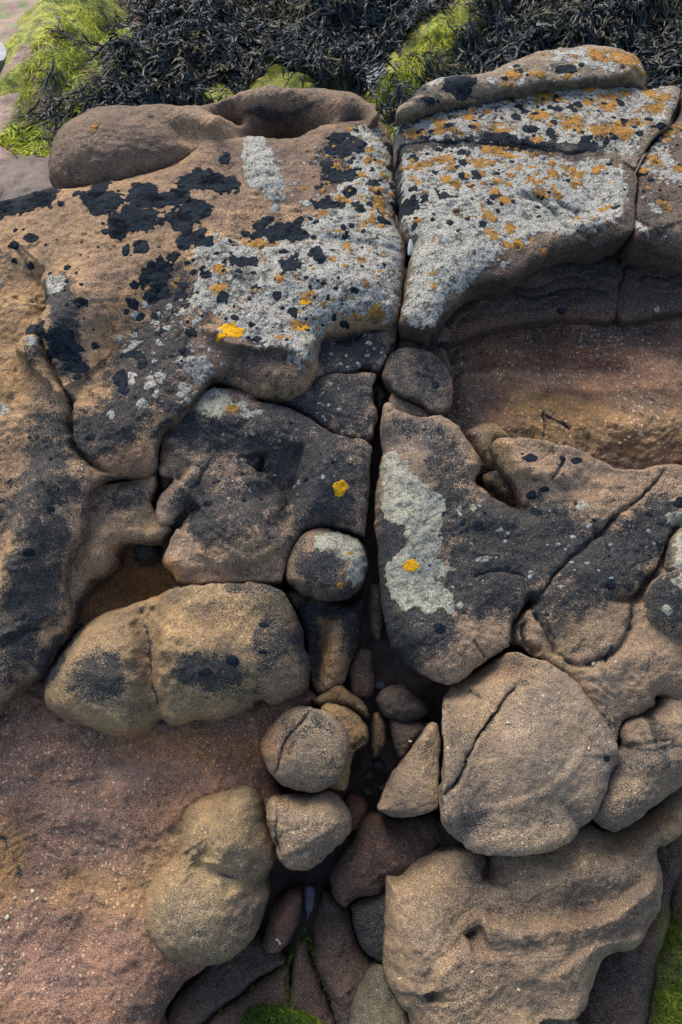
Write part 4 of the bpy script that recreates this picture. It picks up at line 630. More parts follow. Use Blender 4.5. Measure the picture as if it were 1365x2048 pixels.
    for cx, cy, rx, ry, n, smin, smax, kind in fl:
        for i in range(n):
            a, q = rs.rand() * 2 * math.pi, math.sqrt(rs.rand()); x, y = cx + rx * q * math.cos(a), cy + ry * q * math.sin(a)
            if not from_poly(x, y): continue
            c = on_rock([x], [y], 0, field)[0]; s = smin + (smax - smin) * rs.rand() ** 2.2
            win = window(c, s * 2, s * 2)
            if win is None: continue
            sx = rs.uniform(.8, 1.4); rr = np.sqrt(((X[win] - c[0]) / sx) ** 2 + (Y[win] - c[1]) ** 2)
            val = s - rr + s * .5 * (S['fine'][win] + .6 * S['mid'][win])
            mat, nm, th = dict(b=(M_BLAK, 'black_lichen_flecks', .0014), g=(M_GREY, 'grey_lichen_flecks', .0012), o=(M_ORNG, 'orange_lichen_flecks', .0015))[kind]
            crust(nm, val, win, mat, th, .0014, key='f')
    for _, L in late.items():
        vs_, fs_, n0 = [], [], 0
        for Q, F, mat, nm in L: vs_.append(Q); fs_.append(F + n0); n0 += len(Q)
        c = mesh_obj(nm, np.concatenate(vs_), np.concatenate(fs_), mat, o); c['kind'] = 'stuff'
    built.append((r, o, field, poly))
def pip(x, y, poly):
    n = len(poly); c = False
    for i in range(n):
        a, b = poly[i], poly[(i + 1) % n]
        if (a[1] > y) != (b[1] > y) and x < a[0] + (b[0] - a[0]) * (y - a[1]) / (b[1] - a[1]): c = not c
    return c
FLECKS = {  # rock index: (x, y, rx, ry, count, smallest, largest radius in metres, colour)
 0: [(560,560,220,130,90,.0022,.007,'b'),(420,520,160,80,50,.002,.007,'b'),(720,380,90,130,70,.0022,.010,'b'),(200,460,200,70,22,.0018,.004,'b'),(320,640,70,110,40,.002,.008,'b'),(340,700,110,110,90,.002,.009,'g'),(640,380,150,100,70,.002,.009,'g'),(720,380,90,130,60,.003,.009,'o'),(650,560,150,80,30,.002,.006,'o'),(130,620,70,90,20,.002,.005,'b'),(100,900,120,120,16,.002,.004,'b'),(480,480,140,30,30,.002,.008,'g'),(300,400,150,60,20,.002,.007,'g')],
 2: [(900,380,120,90,60,.002,.010,'b'),(1000,340,200,50,70,.003,.012,'o'),(1050,420,180,70,30,.003,.009,'o'),(1000,560,120,60,20,.002,.006,'g'),(1100,400,160,80,40,.002,.006,'b')],
 3: [(1050,240,280,60,45,.003,.010,'o'),(1050,240,280,60,90,.003,.011,'b'),(1050,230,280,60,60,.003,.010,'g')],
 4: [(1120,130,200,50,14,.003,.008,'o'),(1080,140,220,50,50,.003,.010,'g'),(1000,150,200,50,20,.003,.008,'b')],
 5: [(1320,320,60,110,26,.003,.010,'o'),(1320,320,60,110,40,.003,.010,'g'),(1320,300,60,110,20,.003,.009,'b')],
 16: [(1000,1100,160,120,30,.0018,.004,'g'),(1000,1100,160,120,18,.0018,.004,'b'),(1100,950,90,50,8,.002,.004,'b'),(870,900,60,60,14,.002,.004,'g'),(1230,1100,100,90,20,.0018,.004,'g'),(1230,1100,100,90,10,.0018,.004,'b')],
 21: [(560,920,160,110,26,.0018,.004,'g'),(560,920,160,110,14,.0018,.004,'b')],
 22: [(690,810,60,60,24,.0018,.005,'g')], 23: [(710,700,80,40,24,.0018,.005,'g')],
}
for k, r in enumerate(ROCKS):
    if r is None: built.append((dict(n=''), None, None, None))
    else: build_rock(k, r)

# ------------------------------------------------------------------ ground: bedrock under the outcrop and the shore behind it
def shore_z(x, y):
    base = .34 + .06 * np.clip((y - 2.4) / 1.5, 0, 3)
    return base + .045 * fbm(x, y, .5, 41, 3) + .012 * fbm(x, y, .09, 42, 3)
def ground_material():
    m, nt, bs = new_mat('shore'); b = NB(nt)
    big, mid, fine = b.tex(2.6, 5, .6).outputs[0], b.tex(16, 5, .65).outputs[0], b.tex(260, 3, .7).outputs[0]
    c = b.mix(b.ramp(mid, .35, .65), (.22, .13, .10), (.36, .24, .18))
    c = b.mix(b.ramp(big, .52, .60), c, (.16, .17, .05)); c = b.mix(b.ramp(b.tex(5, 4, .6).outputs[0], .56, .62), c, (.14, .22, .04))
    c = b.mix(b.ramp(fine, .35, .65), b.mix(1., c, (.65, .65, .65), 'MULTIPLY'), c)
    b.link(c, bs.inputs['Base Color']); bs.inputs['Roughness'].default_value = .6
    b.link(b.bump(fine, .8, .002, b.bump(mid, .8, .01)), bs.inputs['Normal']); return m
M_SHORE = ground_material()
n1, n2 = 560, 420
gy = np.concatenate([np.linspace(1.5, 4.6, n1 - 30), 4.6 + np.cumsum(np.linspace(.1, 8, 30))]); gx = np.concatenate([-2.2 - np.cumsum(np.linspace(.1, 8, 25))[::-1], np.linspace(-2.2, 2.2, n2 - 50), 2.2 + np.cumsum(np.linspace(.1, 8, 25))])
GX, GY = np.meshgrid(gx, gy); GZ = shore_z(GX, GY)
mk = np.ones(GX.shape, bool)
o = mesh_obj('shore', np.stack([GX, GY, GZ], -1).reshape(-1, 3), grid_faces(mk), M_SHORE); tag(o, 'wet pinkish shore rock and sand under the seaweed behind the outcrop', kind='structure')
M_BED, nt, bs = new_mat('wet bedrock'); b = NB(nt)
c = b.mix(b.ramp(b.tex(9, 5, .6).outputs[0], .35, .65), (.05, .036, .03), (.11, .07, .05)); b.link(c, bs.inputs['Base Color']); bs.inputs['Roughness'].default_value = .5
b.link(b.bump(b.tex(60, 5, .7).outputs[0], 1, .006), bs.inputs['Normal'])
u = np.arange(-1.4, 1.401, .008); v = np.arange(-1.25, 1.62, .008); BU, BV = np.meshgrid(u, v)
_q = on_rock([520, 1160, 755], [980, 1230, 1430], -.15)
def bed_off(u, v): return .285 - .09 * np.exp(-(((u - _q[0][0]) / .30) ** 2 + ((v - _q[0][1]) / .25) ** 2)) - .05 * np.exp(-(((u - _q[2][0]) / .10) ** 2 + ((v - _q[2][1]) / .16) ** 2)) - .09 * np.exp(-(((u - _q[1][0]) / .28) ** 2 + ((v - _q[1][1]) / .25) ** 2))
BH = macro(BV) - bed_off(BU, BV) + .012 * fbm(BU, BV, .12, 51, 4) + .006 * fbm(BU, BV, .02, 52, 3) - .25 * sstep(1.15, 1.6, BV)
def bed_h(u, v): return macro(v) - .285 + .012 * fbm(u, v, .12, 51, 4) + .006 * fbm(u, v, .02, 52, 3)
o = mesh_obj('bedrock', to_world(BU, BV, BH).reshape(-1, 3), grid_faces(np.ones(BU.shape, bool)), M_BED); tag(o, 'dark wet bedrock seen at the bottom of the cracks', kind='structure')

# ------------------------------------------------------------------ boulders and heaps on the shore
def dome(name, px, z0, height, mat, label, cat, seed, R=.2, rough=.02, base=.25, toppx=None, kind=None, cell=.006):
    """free-standing rock: its footprint traced at mid height, top modelled over world x, y"""
    P_ = crom(np.array(px, float), 4); W = on_level(P_[:, 0], P_[:, 1], z0 + height * .35); V = W[:, :2]
    m = .05; lo, hi = V.min(0) - m, V.max(0) + m
    nx, ny = int((hi[0] - lo[0]) / cell) + 2, int((hi[1] - lo[1]) / cell) + 2
    X, Y = np.meshgrid(lo[0] + np.arange(nx) * cell, lo[1] + np.arange(ny) * cell)
    wx = X + .02 * fbm(X, Y, .15, seed, 3); wy = Y + .02 * fbm(X, Y, .15, seed + 1, 3)
    d, gx_, gy_, ins, _ = seg_dist(wx, wy, V); ds, w = soft_dist(wx, wy, V); bl = sstep(1.2 * w, 3 * w, d); din = np.where(ins, d * (1 - bl) + ds * bl, 0)
    t = np.clip(din / R, 0, 1); h = height * np.sqrt(1 - (1 - t) ** 2) + rough * fbm(X, Y, .16, seed + 2, 4) * sstep(0, .05, din) + rough * .35 * fbm(X, Y, .04, seed + 3, 3)
    e = np.where(ins, 0, d); H = z0 + h - base * e / m
    mask = compact(ins | (e < m)); Q = np.stack([X - gx_ / (np.sqrt(gx_**2 + gy_**2) + 1e-9) * e * .9, Y - gy_ / (np.sqrt(gx_**2 + gy_**2) + 1e-9) * e * .9, H], -1)
    alg = fbm(X, Y, .12, seed + 9, 4)
    o = mesh_obj(name, Q[mask], grid_faces(mask), mat, None, dict(alg=('FLOAT', alg[mask])))
    tag(o, label, cat, None, kind)
    hh_ = np.where(ins, H, np.nan)
    def top(x, y):
        i = np.clip(((x - lo[0]) / cell).astype(int), 0, nx - 1); j = np.clip(((y - lo[1]) / cell).astype(int), 0, ny - 1); return hh_[j, i]
    return o, top, (lo, hi)
def algae_material(name, amt):
    m, nt, bs = new_mat(name); b = NB(nt)
    n1 = b.tex(22, 5, .65, dist=.6).outputs[0]; n2 = b.tex(140, 4, .7, dist=1.2).outputs[0]; n3 = b.tex(7, 4, .6).outputs[0]
    g = b.mix(b.ramp(n1, .38, .62), (.12, .16, .010), (.56, .57, .045)); g = b.mix(b.ramp(n2, .52, .40), g, (.05, .08, .008)); g = b.mix(b.ramp(n3, .5, .62, 0, .6), g, (.42, .40, .08))
    rk = b.mix(b.ramp(n2, .4, .6), (.22, .15, .12), (.40, .28, .22))
    c = b.mix(b.ramp(b.math('ADD', b.attr('alg', True), b.math('MULTIPLY', n1, .6)), amt - .08, amt + .08), rk, g)
    b.link(c, bs.inputs['Base Color']); bs.inputs['Roughness'].default_value = .65
    b.link(b.bump(n2, 1, .006, b.bump(n1, .8, .02)), bs.inputs['Normal']); return m
M_ALG = algae_material('green algae', -.35); M_ALG2 = algae_material('thin green algae', .15); M_BARE = algae_material('bare shore rock', .9)
domes = []
def D(*a, **k):
    q = dome(*a, **k); domes.append(q[1:]); return q
D('algae_boulder', [(-45,262),(-30,190),(5,125),(75,45),(140,-30),(250,-60),(350,-60),(315,20),(285,80),(260,140),(245,200),(215,250),(160,290),(90,298),(10,290)], .18, .30, M_ALG, 'big boulder covered in yellow-green algae at the top left, dark seaweed draped over its side', 'boulder', 61, R=.26)
D('algae_boulder', [(700,248),(718,195),(758,130),(812,80),(850,50),(920,20),(1030,10),(1040,50),(985,100),(930,150),(880,200),(820,256),(740,262)], .26, .21, M_ALG, 'algae-covered green boulder in the seaweed, behind the top of the main crack', 'boulder', 63, R=.26, rough=.03)
D('algae_boulder', [(2,318),(20,300),(60,290),(95,300),(130,340),(110,385),(60,400),(10,380)], .20, .14, M_ALG, 'small low boulder of bright green algae left of the hollowed boulder', 'boulder', 65, R=.1, cell=.004)
D('shore_rock', [(-60,300),(-60,240),(0,232),(35,248),(52,275),(30,298),(0,306)], .20, .12, M_BARE, 'smooth brown rock at the left edge under the big algae boulder', 'rock', 67, R=.1, cell=.004)
D('shore_rock', [(-80,330),(-20,306),(20,314),(60,345),(84,375),(80,400),(0,440),(-90,460)], .30, .16, M_BARE, 'smooth purple-brown boulder at the left edge with yellow straw on it', 'rock', 69, R=.12, cell=.004)
D('shore_rock', [(385,205),(405,172),(440,165),(462,182),(470,205),(430,215)], .40, .06, M_ALG2, 'pinkish rock dusted with green just behind the hollowed boulder', 'rock', 71, R=.08, cell=.004)
D('shore_rock', [(500,180),(515,150),(545,132),(590,150),(640,160),(650,182),(560,190)], .40, .05, M_ALG2, 'low pinkish rock poking through the seaweed behind the hollows', 'rock', 73, R=.08, cell=.004)
D('shore_rock', [(618,140),(630,100),(655,92),(680,120),(700,160),(670,176),(630,165)], .38, .08, M_ALG2, 'pale pink and green rock showing in a gap in the seaweed', 'rock', 75, R=.08, cell=.005)
D('shore_rock', [(-80,190),(-80,-40),(80,-60),(140,-20),(90,45),(60,90),(30,140),(0,160)], .20, .10, M_ALG2, 'flat pinkish shore rock in the top left corner, partly green', 'rock', 77, R=.15)

def shore_top(x, y):
    z = shore_z(x, y)
    for top, (lo, hi) in domes:
        t = top(x, y); m = (x > lo[0]) & (x < hi[0]) & (y > lo[1]) & (y < hi[1]) & ~np.isnan(t); z = np.where(m, np.maximum(z, np.where(m, t, 0)), z)
    return z
# ------------------------------------------------------------------ seaweed
def weed_material(name, cols, rough=.32):
    m, nt, bs = new_mat(name); b = NB(nt); a = b.attr('tint', True)
    c = b.mix(b.ramp(a, 0, .5), cols[0], cols[1]); c = b.mix(b.ramp(a, .55, 1), c, cols[2])
    b.link(c, bs.inputs['Base Color']); bs.inputs['Roughness'].default_value = rough; bs.inputs['Specular IOR Level'].default_value = .22
    b.link(b.bump(b.tex(90, 3, .6).outputs[0], .6, .003), bs.inputs['Normal']); return m
M_WEED = weed_material('bladder wrack', [(.003, .009, .013), (.007, .019, .023), (.060, .048, .012)], .38)
M_HAIR = weed_material('green weed', [(.07, .11, .006), (.30, .36, .02), (.60, .60, .06)], .6)
M_STRAW = weed_material('straw', [(.30, .20, .06), (.45, .32, .10), (.5, .36, .14)], .7)
def strands(name, starts, rs, length, width, mat, label, cat, height=.035, curl=.9, fork=True, pref=None, dense=10, slope=None):
    Vs, Fs, T = [], [], []; n0 = 0
    jobs = []
    for (x, y) in starts:
        a = float(fbm(np.array(x), np.array(y), .16, 91, 2)) * 5.5 + rs.randn() * .55 if pref is None else pref + rs.randn() * .7
        jobs.append((x, y, a, length * rs.uniform(.5, 1.3), width * rs.uniform(.6, 1.3), rs.rand() * height, float(np.clip(.45 + .5 * fbm(np.array(x), np.array(y), .12, 93, 3) + rs.randn() * .22, 0, 1)), 0))
    k = 0
    allp = []
    while k < len(jobs):
        x, y, a, L, w, z, tint, lev = jobs[k]; k += 1
        ns = dense if lev == 0 else 5; st = L / ns; cv = rs.randn() * curl / ns; px_, py_, aa = x, y, a; pts = []; tw = rs.rand() * 6; up0 = rs.rand() * height * .8
        for i in range(ns + 1):
            u_ = i / ns; pts.append((px_, py_, z + up0 * math.sin(u_ * math.pi) * (1 if lev == 0 else .4), aa, w * (1 - .55 * u_ ** 2) * (1 if i else .7), tw + u_ * rs.uniform(1, 2.5), tint))
            if fork and lev == 0 and i in (4, 6, 8) and rs.rand() < .75: jobs.append((px_, py_, aa + rs.choice([-1, 1]) * rs.uniform(.4, .8), L * .35, w * .8, pts[-1][2], min(1, max(0, tint + rs.randn() * .15)), 1))
            px_ += math.cos(aa) * st; py_ += math.sin(aa) * st; aa += cv + rs.randn() * .22
        allp.append(pts)
    flat = np.array([p for s in allp for p in s]); zz = shore_top(flat[:, 0], flat[:, 1]) if slope is None else slope(flat[:, 0], flat[:, 1]); zz = np.where(np.isnan(zz), .3, zz) + (0 if height < .03 else .045 * np.clip(fbm(flat[:, 0], flat[:, 1], .14, 95, 3), -.6, 1))
    cx, cy, cz = flat[:, 0], flat[:, 1], zz + flat[:, 2] + .004
    tilt = np.sin(flat[:, 5]) * .9; nxv, nyv = -np.sin(flat[:, 3]), np.cos(flat[:, 3])
    hw = flat[:, 4] / 2; dx, dy, dz = nxv * hw * np.cos(tilt), nyv * hw * np.cos(tilt), hw * np.sin(tilt)
    A_ = np.stack([cx - dx, cy - dy, cz - dz], -1); B_ = np.stack([cx + dx, cy + dy, cz + dz], -1); Cc = np.stack([cx, cy, cz + hw * .25], -1)
    V = np.stack([A_, Cc, B_], 1).reshape(-1, 3); tint = np.repeat(flat[:, 6], 3)
    if slope is not None: V = to_world(V[:, 0], V[:, 1], V[:, 2])
    i0 = 0
    for s in allp:
        n = len(s); idx = i0 + np.arange(n - 1)
        Fs.append(np.stack([idx * 3, idx * 3 + 1, (idx + 1) * 3 + 1, (idx + 1) * 3], -1)); Fs.append(np.stack([idx * 3 + 1, idx * 3 + 2, (idx + 1) * 3 + 2, (idx + 1) * 3 + 1], -1)); i0 += n
    o = mesh_obj(name, V, np.concatenate(Fs), mat, None, dict(tint=('FLOAT', tint))); return tag(o, label, cat, None, 'stuff')
rs = np.random.RandomState(5)
def on_dome(x, y):
    q = on_level([x], [y], .42)[0]
    for top, (lo, hi) in domes[:3]:
        if lo[0] < q[0] < hi[0] and lo[1] < q[1] < hi[1] and not np.isnan(top(np.array([q[0]]), np.array([q[1]])))[0]: return True
    return False
def in_regions(n, polys, zlev=.42, holes=(), clear=False):
    out = []
    bbs = np.array([p for q in polys for p in q]); x0, y0, x1, y1 = *bbs.min(0), *bbs.max(0)
    while len(out) < n:
        q = np.stack([rs.uniform(x0, x1, 400), rs.uniform(y0, y1, 400)], -1)
        for x, y in q:
            if any(pip(x, y, p) for p in polys) and not any(pip(x, y, h) for h in holes) and not (clear and on_dome(x, y)):
                # even cover over the ground, so far parts get more per pixel
                out.append((x, y))
    out = np.array(out[:n]); W = on_level(out[:, 0], out[:, 1], zlev); return W[:, :2]
W1 = [(300,0),(292,60),(262,110),(245,150),(235,215),(300,225),(400,210),(395,165),(470,170),(500,160),(505,140),(540,120),(600,145),(620,110),(640,85),(700,120),(740,100),(770,110),(830,60),(880,30),(1000,20),(1380,-10),(1380,-60),(260,-60)]
W2 = [(800,240),(790,210),(820,150),(870,110),(900,90),(990,40),(1100,10),(1380,-20),(1380,160),(1300,160),(1290,110),(1230,90),(1150,80),(1040,100),(980,130),(880,150),(820,180)]
W3 = [(720,110),(765,120),(745,160),(720,180),(690,150),(640,170),(600,165),(640,140),(690,110)]
strands('seaweed', in_regions(12500, [W1, W2, W3], holes=[[(735,112),(770,90),(775,110),(745,150)],[(1100,0),(1170,0),(1165,18),(1110,16)],[(620,100),(680,95),(690,150),(640,155)],[(500,190),(508,145),(545,128),(600,150),(608,190)],[(380,212),(395,172),(440,158),(475,175),(475,210)],[(655,200),(668,160),(720,150),(738,175),(730,205)]], clear=True), rs, .14, .0075, M_WEED, 'dense heap of wet black-brown bladder wrack seaweed covering the shore behind the outcrop', 'seaweed', height=.035, curl=2.6)
strands('seaweed', in_regions(220, [[(65,170),(110,120),(150,150),(170,200),(140,262),(90,265),(75,210)],[(150,130),(220,120),(225,180),(190,240),(165,190)],[(100,45),(180,40),(170,70),(125,70)],[(190,0),(260,-20),(250,20),(205,15)]], .45), rs, .09, .0058, M_WEED, 'dark seaweed strands draped over the big algae boulder', 'seaweed', height=.012, pref=-1.6)
strands('seaweed', in_regions(130, [[(860,120),(960,60),(1030,60),(960,130),(880,190),(830,235),(810,200)],[(870,30),(930,10),(1000,8),(940,36)]], .42), rs, .09, .007, M_WEED, 'dark seaweed strands lying over the green boulder behind the main crack', 'seaweed', height=.012, pref=-.8)
strands('green_algae_hair', in_regions(2600, [[(5,230),(10,180),(40,125),(110,45),(160,0),(270,0),(255,70),(215,140),(190,230),(140,262),(60,258)]], .46), rs, .035, .0028, M_HAIR, 'fine yellow-green algae hair on the big algae boulder', 'algae', height=.003, fork=False, pref=-1.9, dense=6)
strands('green_algae_hair', in_regions(1500, [[(722,180),(768,124),(834,74),(925,28),(985,36),(900,110),(850,170),(790,230),(750,225)]], .44), rs, .035, .0028, M_HAIR, 'fine yellow-green algae hair on the boulder behind the main crack', 'algae', height=.003, fork=False, pref=-1.9, dense=6)
strands('green_algae_hair', in_regions(500, [[(5,330),(30,300),(90,300),(120,350),(90,370),(30,345)]], .3), rs, .05, .0035, M_HAIR, 'short bright algae hair on the small low boulder at the left', 'algae', height=.006, fork=False, dense=6)
strands('straw', in_regions(12, [[(0,350),(8,350),(32,384),(28,396),(0,370)]], .45), rs, .12, .006, M_STRAW, 'few stalks of dry yellow straw on the purple-brown boulder at the left edge', 'straw', height=.01, fork=False, pref=-.9, curl=.2)

# pools of pale water in the gaps of the seaweed
M_WAT, nt, bs = new_mat('pool water'); bs.inputs['Base Color'].default_value = (.16, .18, .20, 1); bs.inputs['Roughness'].default_value = .3
b = NB(nt); b.link(b.bump(b.tex(30, 3, .6).outputs[0], .5, .01), bs.inputs['Normal'])
for i, (p, z, lab) in enumerate([([(650,190),(672,158),(705,150),(722,165),(715,190),(690,200)], .44, 'small pale pool of water behind the hollowed boulder'), ([(1098,4),(1120,-10),(1168,-8),(1172,12),(1140,20),(1108,16)], .47, 'sliver of pale water in the seaweed at the top edge'), ([(742,105),(756,92),(776,96),(770,118),(752,128)], .46, 'sliver of pale water beside the green boulder behind the crack'), ([(-30,170),(-30,150),(10,148),(12,172)], .33, 'pale water at the left edge beside the big algae boulder')]):
    q = crom(np.array(p, float), 4); q = q.mean(0) + (q - q.mean(0)) * 1.5; W = on_level(q[:, 0], q[:, 1], z); c0 = W.mean(0); zz0 = float(shore_z(c0[0], c0[1])) + (.022 if i == 0 else .03); W[:, 2] = zz0; c0[2] = zz0; n = len(W)
    V = np.vstack([c0, W, W - [0, 0, .03]]); F = [[0, j + 1, (j + 1) % n + 1, (j + 1) % n + 1] for j in range(n)]
    me = bpy.data.meshes.new('pool'); me.from_pydata([tuple(x) for x in V], [], [(0, j + 1, (j + 1) % n + 1) for j in range(n)] + [(j + 1, j + 1 + n, (j + 1) % n + 1 + n, (j + 1) % n + 1) for j in range(n)]); me.materials.append(M_WAT)
    o = bpy.data.objects.new('pool', me); col.objects.link(o); tag(o, lab, 'water', None, 'structure')

# ------------------------------------------------------------------ moss in the lower cracks and small things
M_MOSS = weed_material('moss', [(.02, .05, .004), (.055, .10, .006), (.16, .20, .02)], .6)
def region_uv(n, poly, off):
    P_ = np.array(poly, float); out = []
    while len(out) < n:
        x, y = rs.uniform(P_[:, 0].min(), P_[:, 0].max()), rs.uniform(P_[:, 1].min(), P_[:, 1].max())
        if pip(x, y, poly): out.append((x, y))
    out = np.array(out); return on_rock(out[:, 0], out[:, 1], off)
def line_uv(n, pts, off, w):
    q = crom(np.array(pts, float), 8, False); i = rs.randint(0, len(q), n); q = q[i] + rs.randn(n, 2) * w
    return on_rock(q[:, 0], q[:, 1], off)
lvl = lambda off: (lambda u, v: macro(v) + off)
strands('moss', region_uv(3000, [(482,2060),(484,2026),(500,2008),(530,2004),(565,2012),(600,2018),(640,2034),(662,2070),(560,2080)], -.235), rs, .010, .0018, M_MOSS, 'vivid green moss cushion at the bottom edge over the mossy cracks', 'moss', height=.008, fork=False, dense=4, slope=lambda u, v: macro(v) - .238)
strands('moss', np.vstack([line_uv(170, [(612,1850),(594,1890),(580,1925),(577,1965),(574,2010)], -.25, 1.2), line_uv(200, [(612,1850),(626,1890),(642,1940),(662,1985),(682,2040)], -.25, 2.2), line_uv(70, [(578,1925),(520,1966),(476,2000),(440,2026)], -.25, 1.6)]), rs, .007, .0016, M_MOSS, 'thin green moss growing along the forked cracks at the bottom centre', 'moss', height=.006, fork=False, dense=4, slope=lambda u, v: macro(v) - .255)
_mr = [q for q in built if q[0]['n'] == 'mossy_rock'][0]
strands('moss', np.vstack([region_uv(2600, [(1304,2060),(1316,2000),(1340,1960),(1400,1930),(1420,2070)], -.225), region_uv(350, [(1326,1960),(1328,1900),(1345,1840),(1370,1780),(1380,1900),(1340,1970)], -.225)]), rs, .010, .0018, M_MOSS, 'vivid green moss covering the corner rock at the bottom right', 'moss', height=.006, fork=False, dense=4, slope=lambda u, v: _mr[2](u, v))

def spot(px, py, k=None, off=-.27):
    """a point on rock k (or at a height above the bedding) under a survey point"""
    if k is not None: f = built[k][2]; q = on_rock([px], [py], 0, f)[0]; return Vector(to_world(q[0], q[1], float(f(np.array([q[0]]), np.array([q[1]]))[0])))
    q = on_rock([px], [py], off)[0]; return Vector(to_world(q[0], q[1], float(macro(q[1])) + off))
def plain(name, ca, cb, scale, rough, bd=.001):
    m, nt, bs = new_mat(name); b = NB(nt); n = b.tex(scale, 4, .6).outputs[0]
    b.link(b.mix(b.ramp(n, .38, .62), ca, cb), bs.inputs['Base Color']); bs.inputs['Roughness'].default_value = rough; b.link(b.bump(n, .7, bd), bs.inputs['Normal']); return m
M_SHELL = plain('mussel shell', (.006, .007, .014), (.025, .028, .042), 60, .35)
M_CHIP = plain('white shell', (.60, .60, .56), (.78, .78, .75), 80, .5)
M_SLATE = plain('slate', (.16, .19, .24), (.28, .31, .36), 60, .5)
M_PEB = [plain('dark pebble', (.03, .028, .026), (.08, .07, .06), 90, .6), plain('brown pebble', (.10, .065, .045), (.19, .13, .09), 90, .6), plain('ochre pebble', (.22, .15, .08), (.34, .25, .14), 90, .7)]
M_LIMP = plain('limpet shell', (.10, .08, .055), (.28, .23, .16), 120, .7)
M_PALE_GRIT = plain('pale grit', (.48, .40, .30), (.66, .58, .46), 200, .8)
import bmesh
def blob(name, loc, rad, mat, label, cat, seed, group=None, rough=.18, rot=None):
    bm = bmesh.new(); bmesh.ops.create_icosphere(bm, subdivisions=4, radius=1)
    r_ = random.Random(seed); off = Vector((r_.random() * 9, r_.random() * 9, r_.random() * 9))
    from mathutils import noise as mn
    for v in bm.verts:
        s = 1 + rough * mn.noise(v.co * 1.2 + off) * 1.6 + rough * .35 * mn.noise(v.co * 3.5 + off)
        v.co = Vector((v.co.x * rad[0], v.co.y * rad[1], v.co.z * rad[2])) * s
    for f in bm.faces: f.smooth = True
    me = bpy.data.meshes.new(name); bm.to_mesh(me); bm.free(); me.materials.append(mat)
    o = bpy.data.objects.new(name, me); col.objects.link(o); o.location = loc; o.rotation_euler = rot or (R_(30), 0, r_.random() * 3); return tag(o, label, cat, group)
# mussel: two valves meeting in a seam, a blunt hinge end up and a tapering beak down
def mussel():
    root = bpy.data.objects.new('mussel', None); col.objects.link(root); p = spot(618, 1800, off=-.215)
    root.location = p; root.rotation_euler = (R_(38), 0, R_(-6)); tag(root, 'blue-black mussel shell lodged upright in the gap above the moss-filled crack', 'mussel')
    for s in (1, -1):
        V, F = [], []; nu, nv_ = 22, 10
        for i in range(nu + 1):
            t = i / nu; y = .028 - .062 * t; w = .0125 * (math.sin(math.pi * min(1, t * .62 + .30)) ** .7) * (1 - max(0, t - .75) * 2.4) * min(1, (t + .02) * 12) ** .5
            for j in range(nv_ + 1):
                a = math.pi * j / nv_; x = math.cos(a) * w + .002 * math.sin(t * 3); z = s * math.sin(a) * (w * .62 * (1 + .04 * math.sin(t * 60))) + s * .0003; V.append((x, y, z))
        for i in range(nu):
            for j in range(nv_):
                a = i * (nv_ + 1) + j; q = (a, a + 1, a + nv_ + 2, a + nv_ + 1); F.append(q if s > 0 else q[::-1])
        mesh_obj('shell_valve', V, F, M_SHELL, root)
mussel()
# white shell splinter standing in the crack
def splinter(px, py, k, off, L, W_, mat, name, label, cat, rot):
    V, F = [], []; n = 12
    for i in range(n + 1):
        t = i / n; w = W_ * math.sin(math.pi * (.12 + .8 * t)) ** .8; z = L * (t - .5); bow = .0015 * math.sin(t * 3)
        for a in range(8):
            th = a / 8 * 2 * math.pi; V.append((math.cos(th) * w + bow, math.sin(th) * w * .35, z))
    for i in range(n):
        for a in range(8): F.append((i * 8 + a, i * 8 + (a + 1) % 8, (i + 1) * 8 + (a + 1) % 8, (i + 1) * 8 + a))
    o = mesh_obj(name, V, F, mat); o.location = spot(px, py, k, off); o.rotation_euler = rot; tag(o, label, cat)
splinter(820, 494, None, -.012, .030, .0050, M_CHIP, 'shell_splinter', 'white splinter of shell caught in the main crack beside the grey slab', 'shell', (R_(-30), 0, R_(-8)))
blob('slate_chip', spot(755, 1370, off=-.215), (.008, .020, .004), M_SLATE, 'pale bluish slate chip in the main crack under the grey-crusted block', 'stone', 3)
ORD = 'one two three four five six seven eight nine ten eleven twelve thirteen fourteen fifteen sixteen seventeen'.split()
peb = [(758,1528,.014,0),(742,1550,.012,0),(790,1560,.018,0),(735,1585,.010,0),(768,1575,.013,0),(700,1192,.014,0),(716,1196,.009,0)]
for i, (x, y, s, m) in enumerate(peb):
    blob('pebble', spot(x, y, off=-.245), (s, s * .8, s * .65), M_PEB[m], ('dark', 'brown', 'ochre')[m] + ' pebble on the floor of the main crack, number %s from the top' % ORD[sorted(p[1] for p in peb).index(y)], 'pebble', 20 + i, 'pebbles on the floor of the main crack')
splinter(738, 1552, None, -.235, .026, .003, M_LIMP, 'shell_fragment', 'thin yellowish shell fragment between pebbles at the bottom of the gap', 'shell', (R_(10), R_(65), 0))
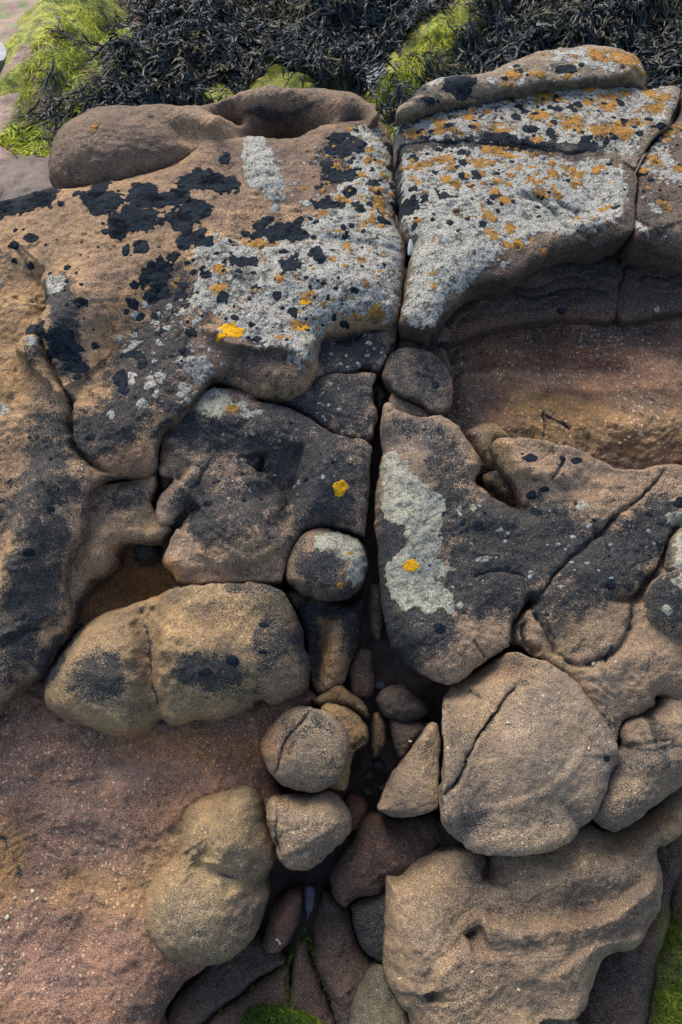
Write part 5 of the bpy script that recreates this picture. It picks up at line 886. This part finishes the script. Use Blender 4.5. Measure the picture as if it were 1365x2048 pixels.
def limpet(px, py, k, r, label):
    p = spot(px, py, k); V, F = [(0, 0, r * .55)], []; rings, n = 8, 28
    for i in range(1, rings + 1):
        t = i / rings
        for j in range(n):
            a = 2 * math.pi * j / n; q = r * t * (1 + .05 * math.cos(a * 14) * t); V.append((q * math.cos(a), q * .85 * math.sin(a), r * .55 * (1 - t ** 1.3) - r * .05))
    F = [(0, 1 + j, 1 + (j + 1) % n, 1 + (j + 1) % n) for j in range(n)]
    me = bpy.data.meshes.new('limpet'); fc = [(0, 1 + j, 1 + (j + 1) % n) for j in range(n)]
    for i in range(rings - 1):
        for j in range(n): a = 1 + i * n; fc.append((a + j, a + n + j, a + n + (j + 1) % n, a + (j + 1) % n))
    me.from_pydata(V, [], fc); me.materials.append(M_LIMP)
    for f in me.polygons: f.use_smooth = True
    o = bpy.data.objects.new('limpet', me); col.objects.link(o); o.location = p; o.rotation_euler = (R_(30), 0, 0); tag(o, label, 'limpet')
limpet(1084, 2030, 44, .012, 'small dark limpet at the very bottom edge of the broad folded boulder')
# crumbs of pale grit lying on the stone
grit = [(66,1783,46,.006),(75,1798,46,.005),(15,1835,46,.006),(4,1940,46,.004),(20,1948,46,.004),(30,1796,46,.004),(232,1858,46,.003),(100,1826,46,.003),(555,1880,52,.006),(560,1886,52,.005),(929,1434,41,.005),(1016,1446,41,.005),(1178,1497,41,.004),(1187,1328,16,.006),(800,1958,44,.004),(1038,1980,44,.004),(945,1944,44,.004),(1250,880,11,.005),(1258,874,11,.005),(1240,886,11,.006),(1095,884,11,.005),(1120,886,11,.004),(821,1483,42,.004)]
HOST = {46: 'the reddish slab', 52: 'the long reddish knob', 41: 'the largest tan boulder', 16: 'the broad black-dusted rock', 44: 'the broad folded boulder', 11: 'the sandy hollow floor', 42: 'the pointed wing of rock'}
def crumb_label(i):
    x, y, k, s = grit[i]; same = sorted([g[:2] for g in grit if g[2] == k], key=lambda g: g[1]); j = same.index((x, y)); w = ['topmost', 'second', 'third', 'fourth', 'fifth', 'sixth', 'seventh', 'eighth', 'ninth'][j]
    return 'tiny pale crumb of stone on ' + HOST[k] + ('' if len(same) == 1 else ', %s of the %d there' % (w, len(same)))
for i, (x, y, k, s) in enumerate(grit):
    blob('grit_crumb', spot(x, y, k) + Vector((0, 0, s * .2)), (s * .7, s * .5, s * .35), M_PALE_GRIT, crumb_label(i), 'stone', 60 + i, 'pale crumbs scattered on the rocks', rough=.3)
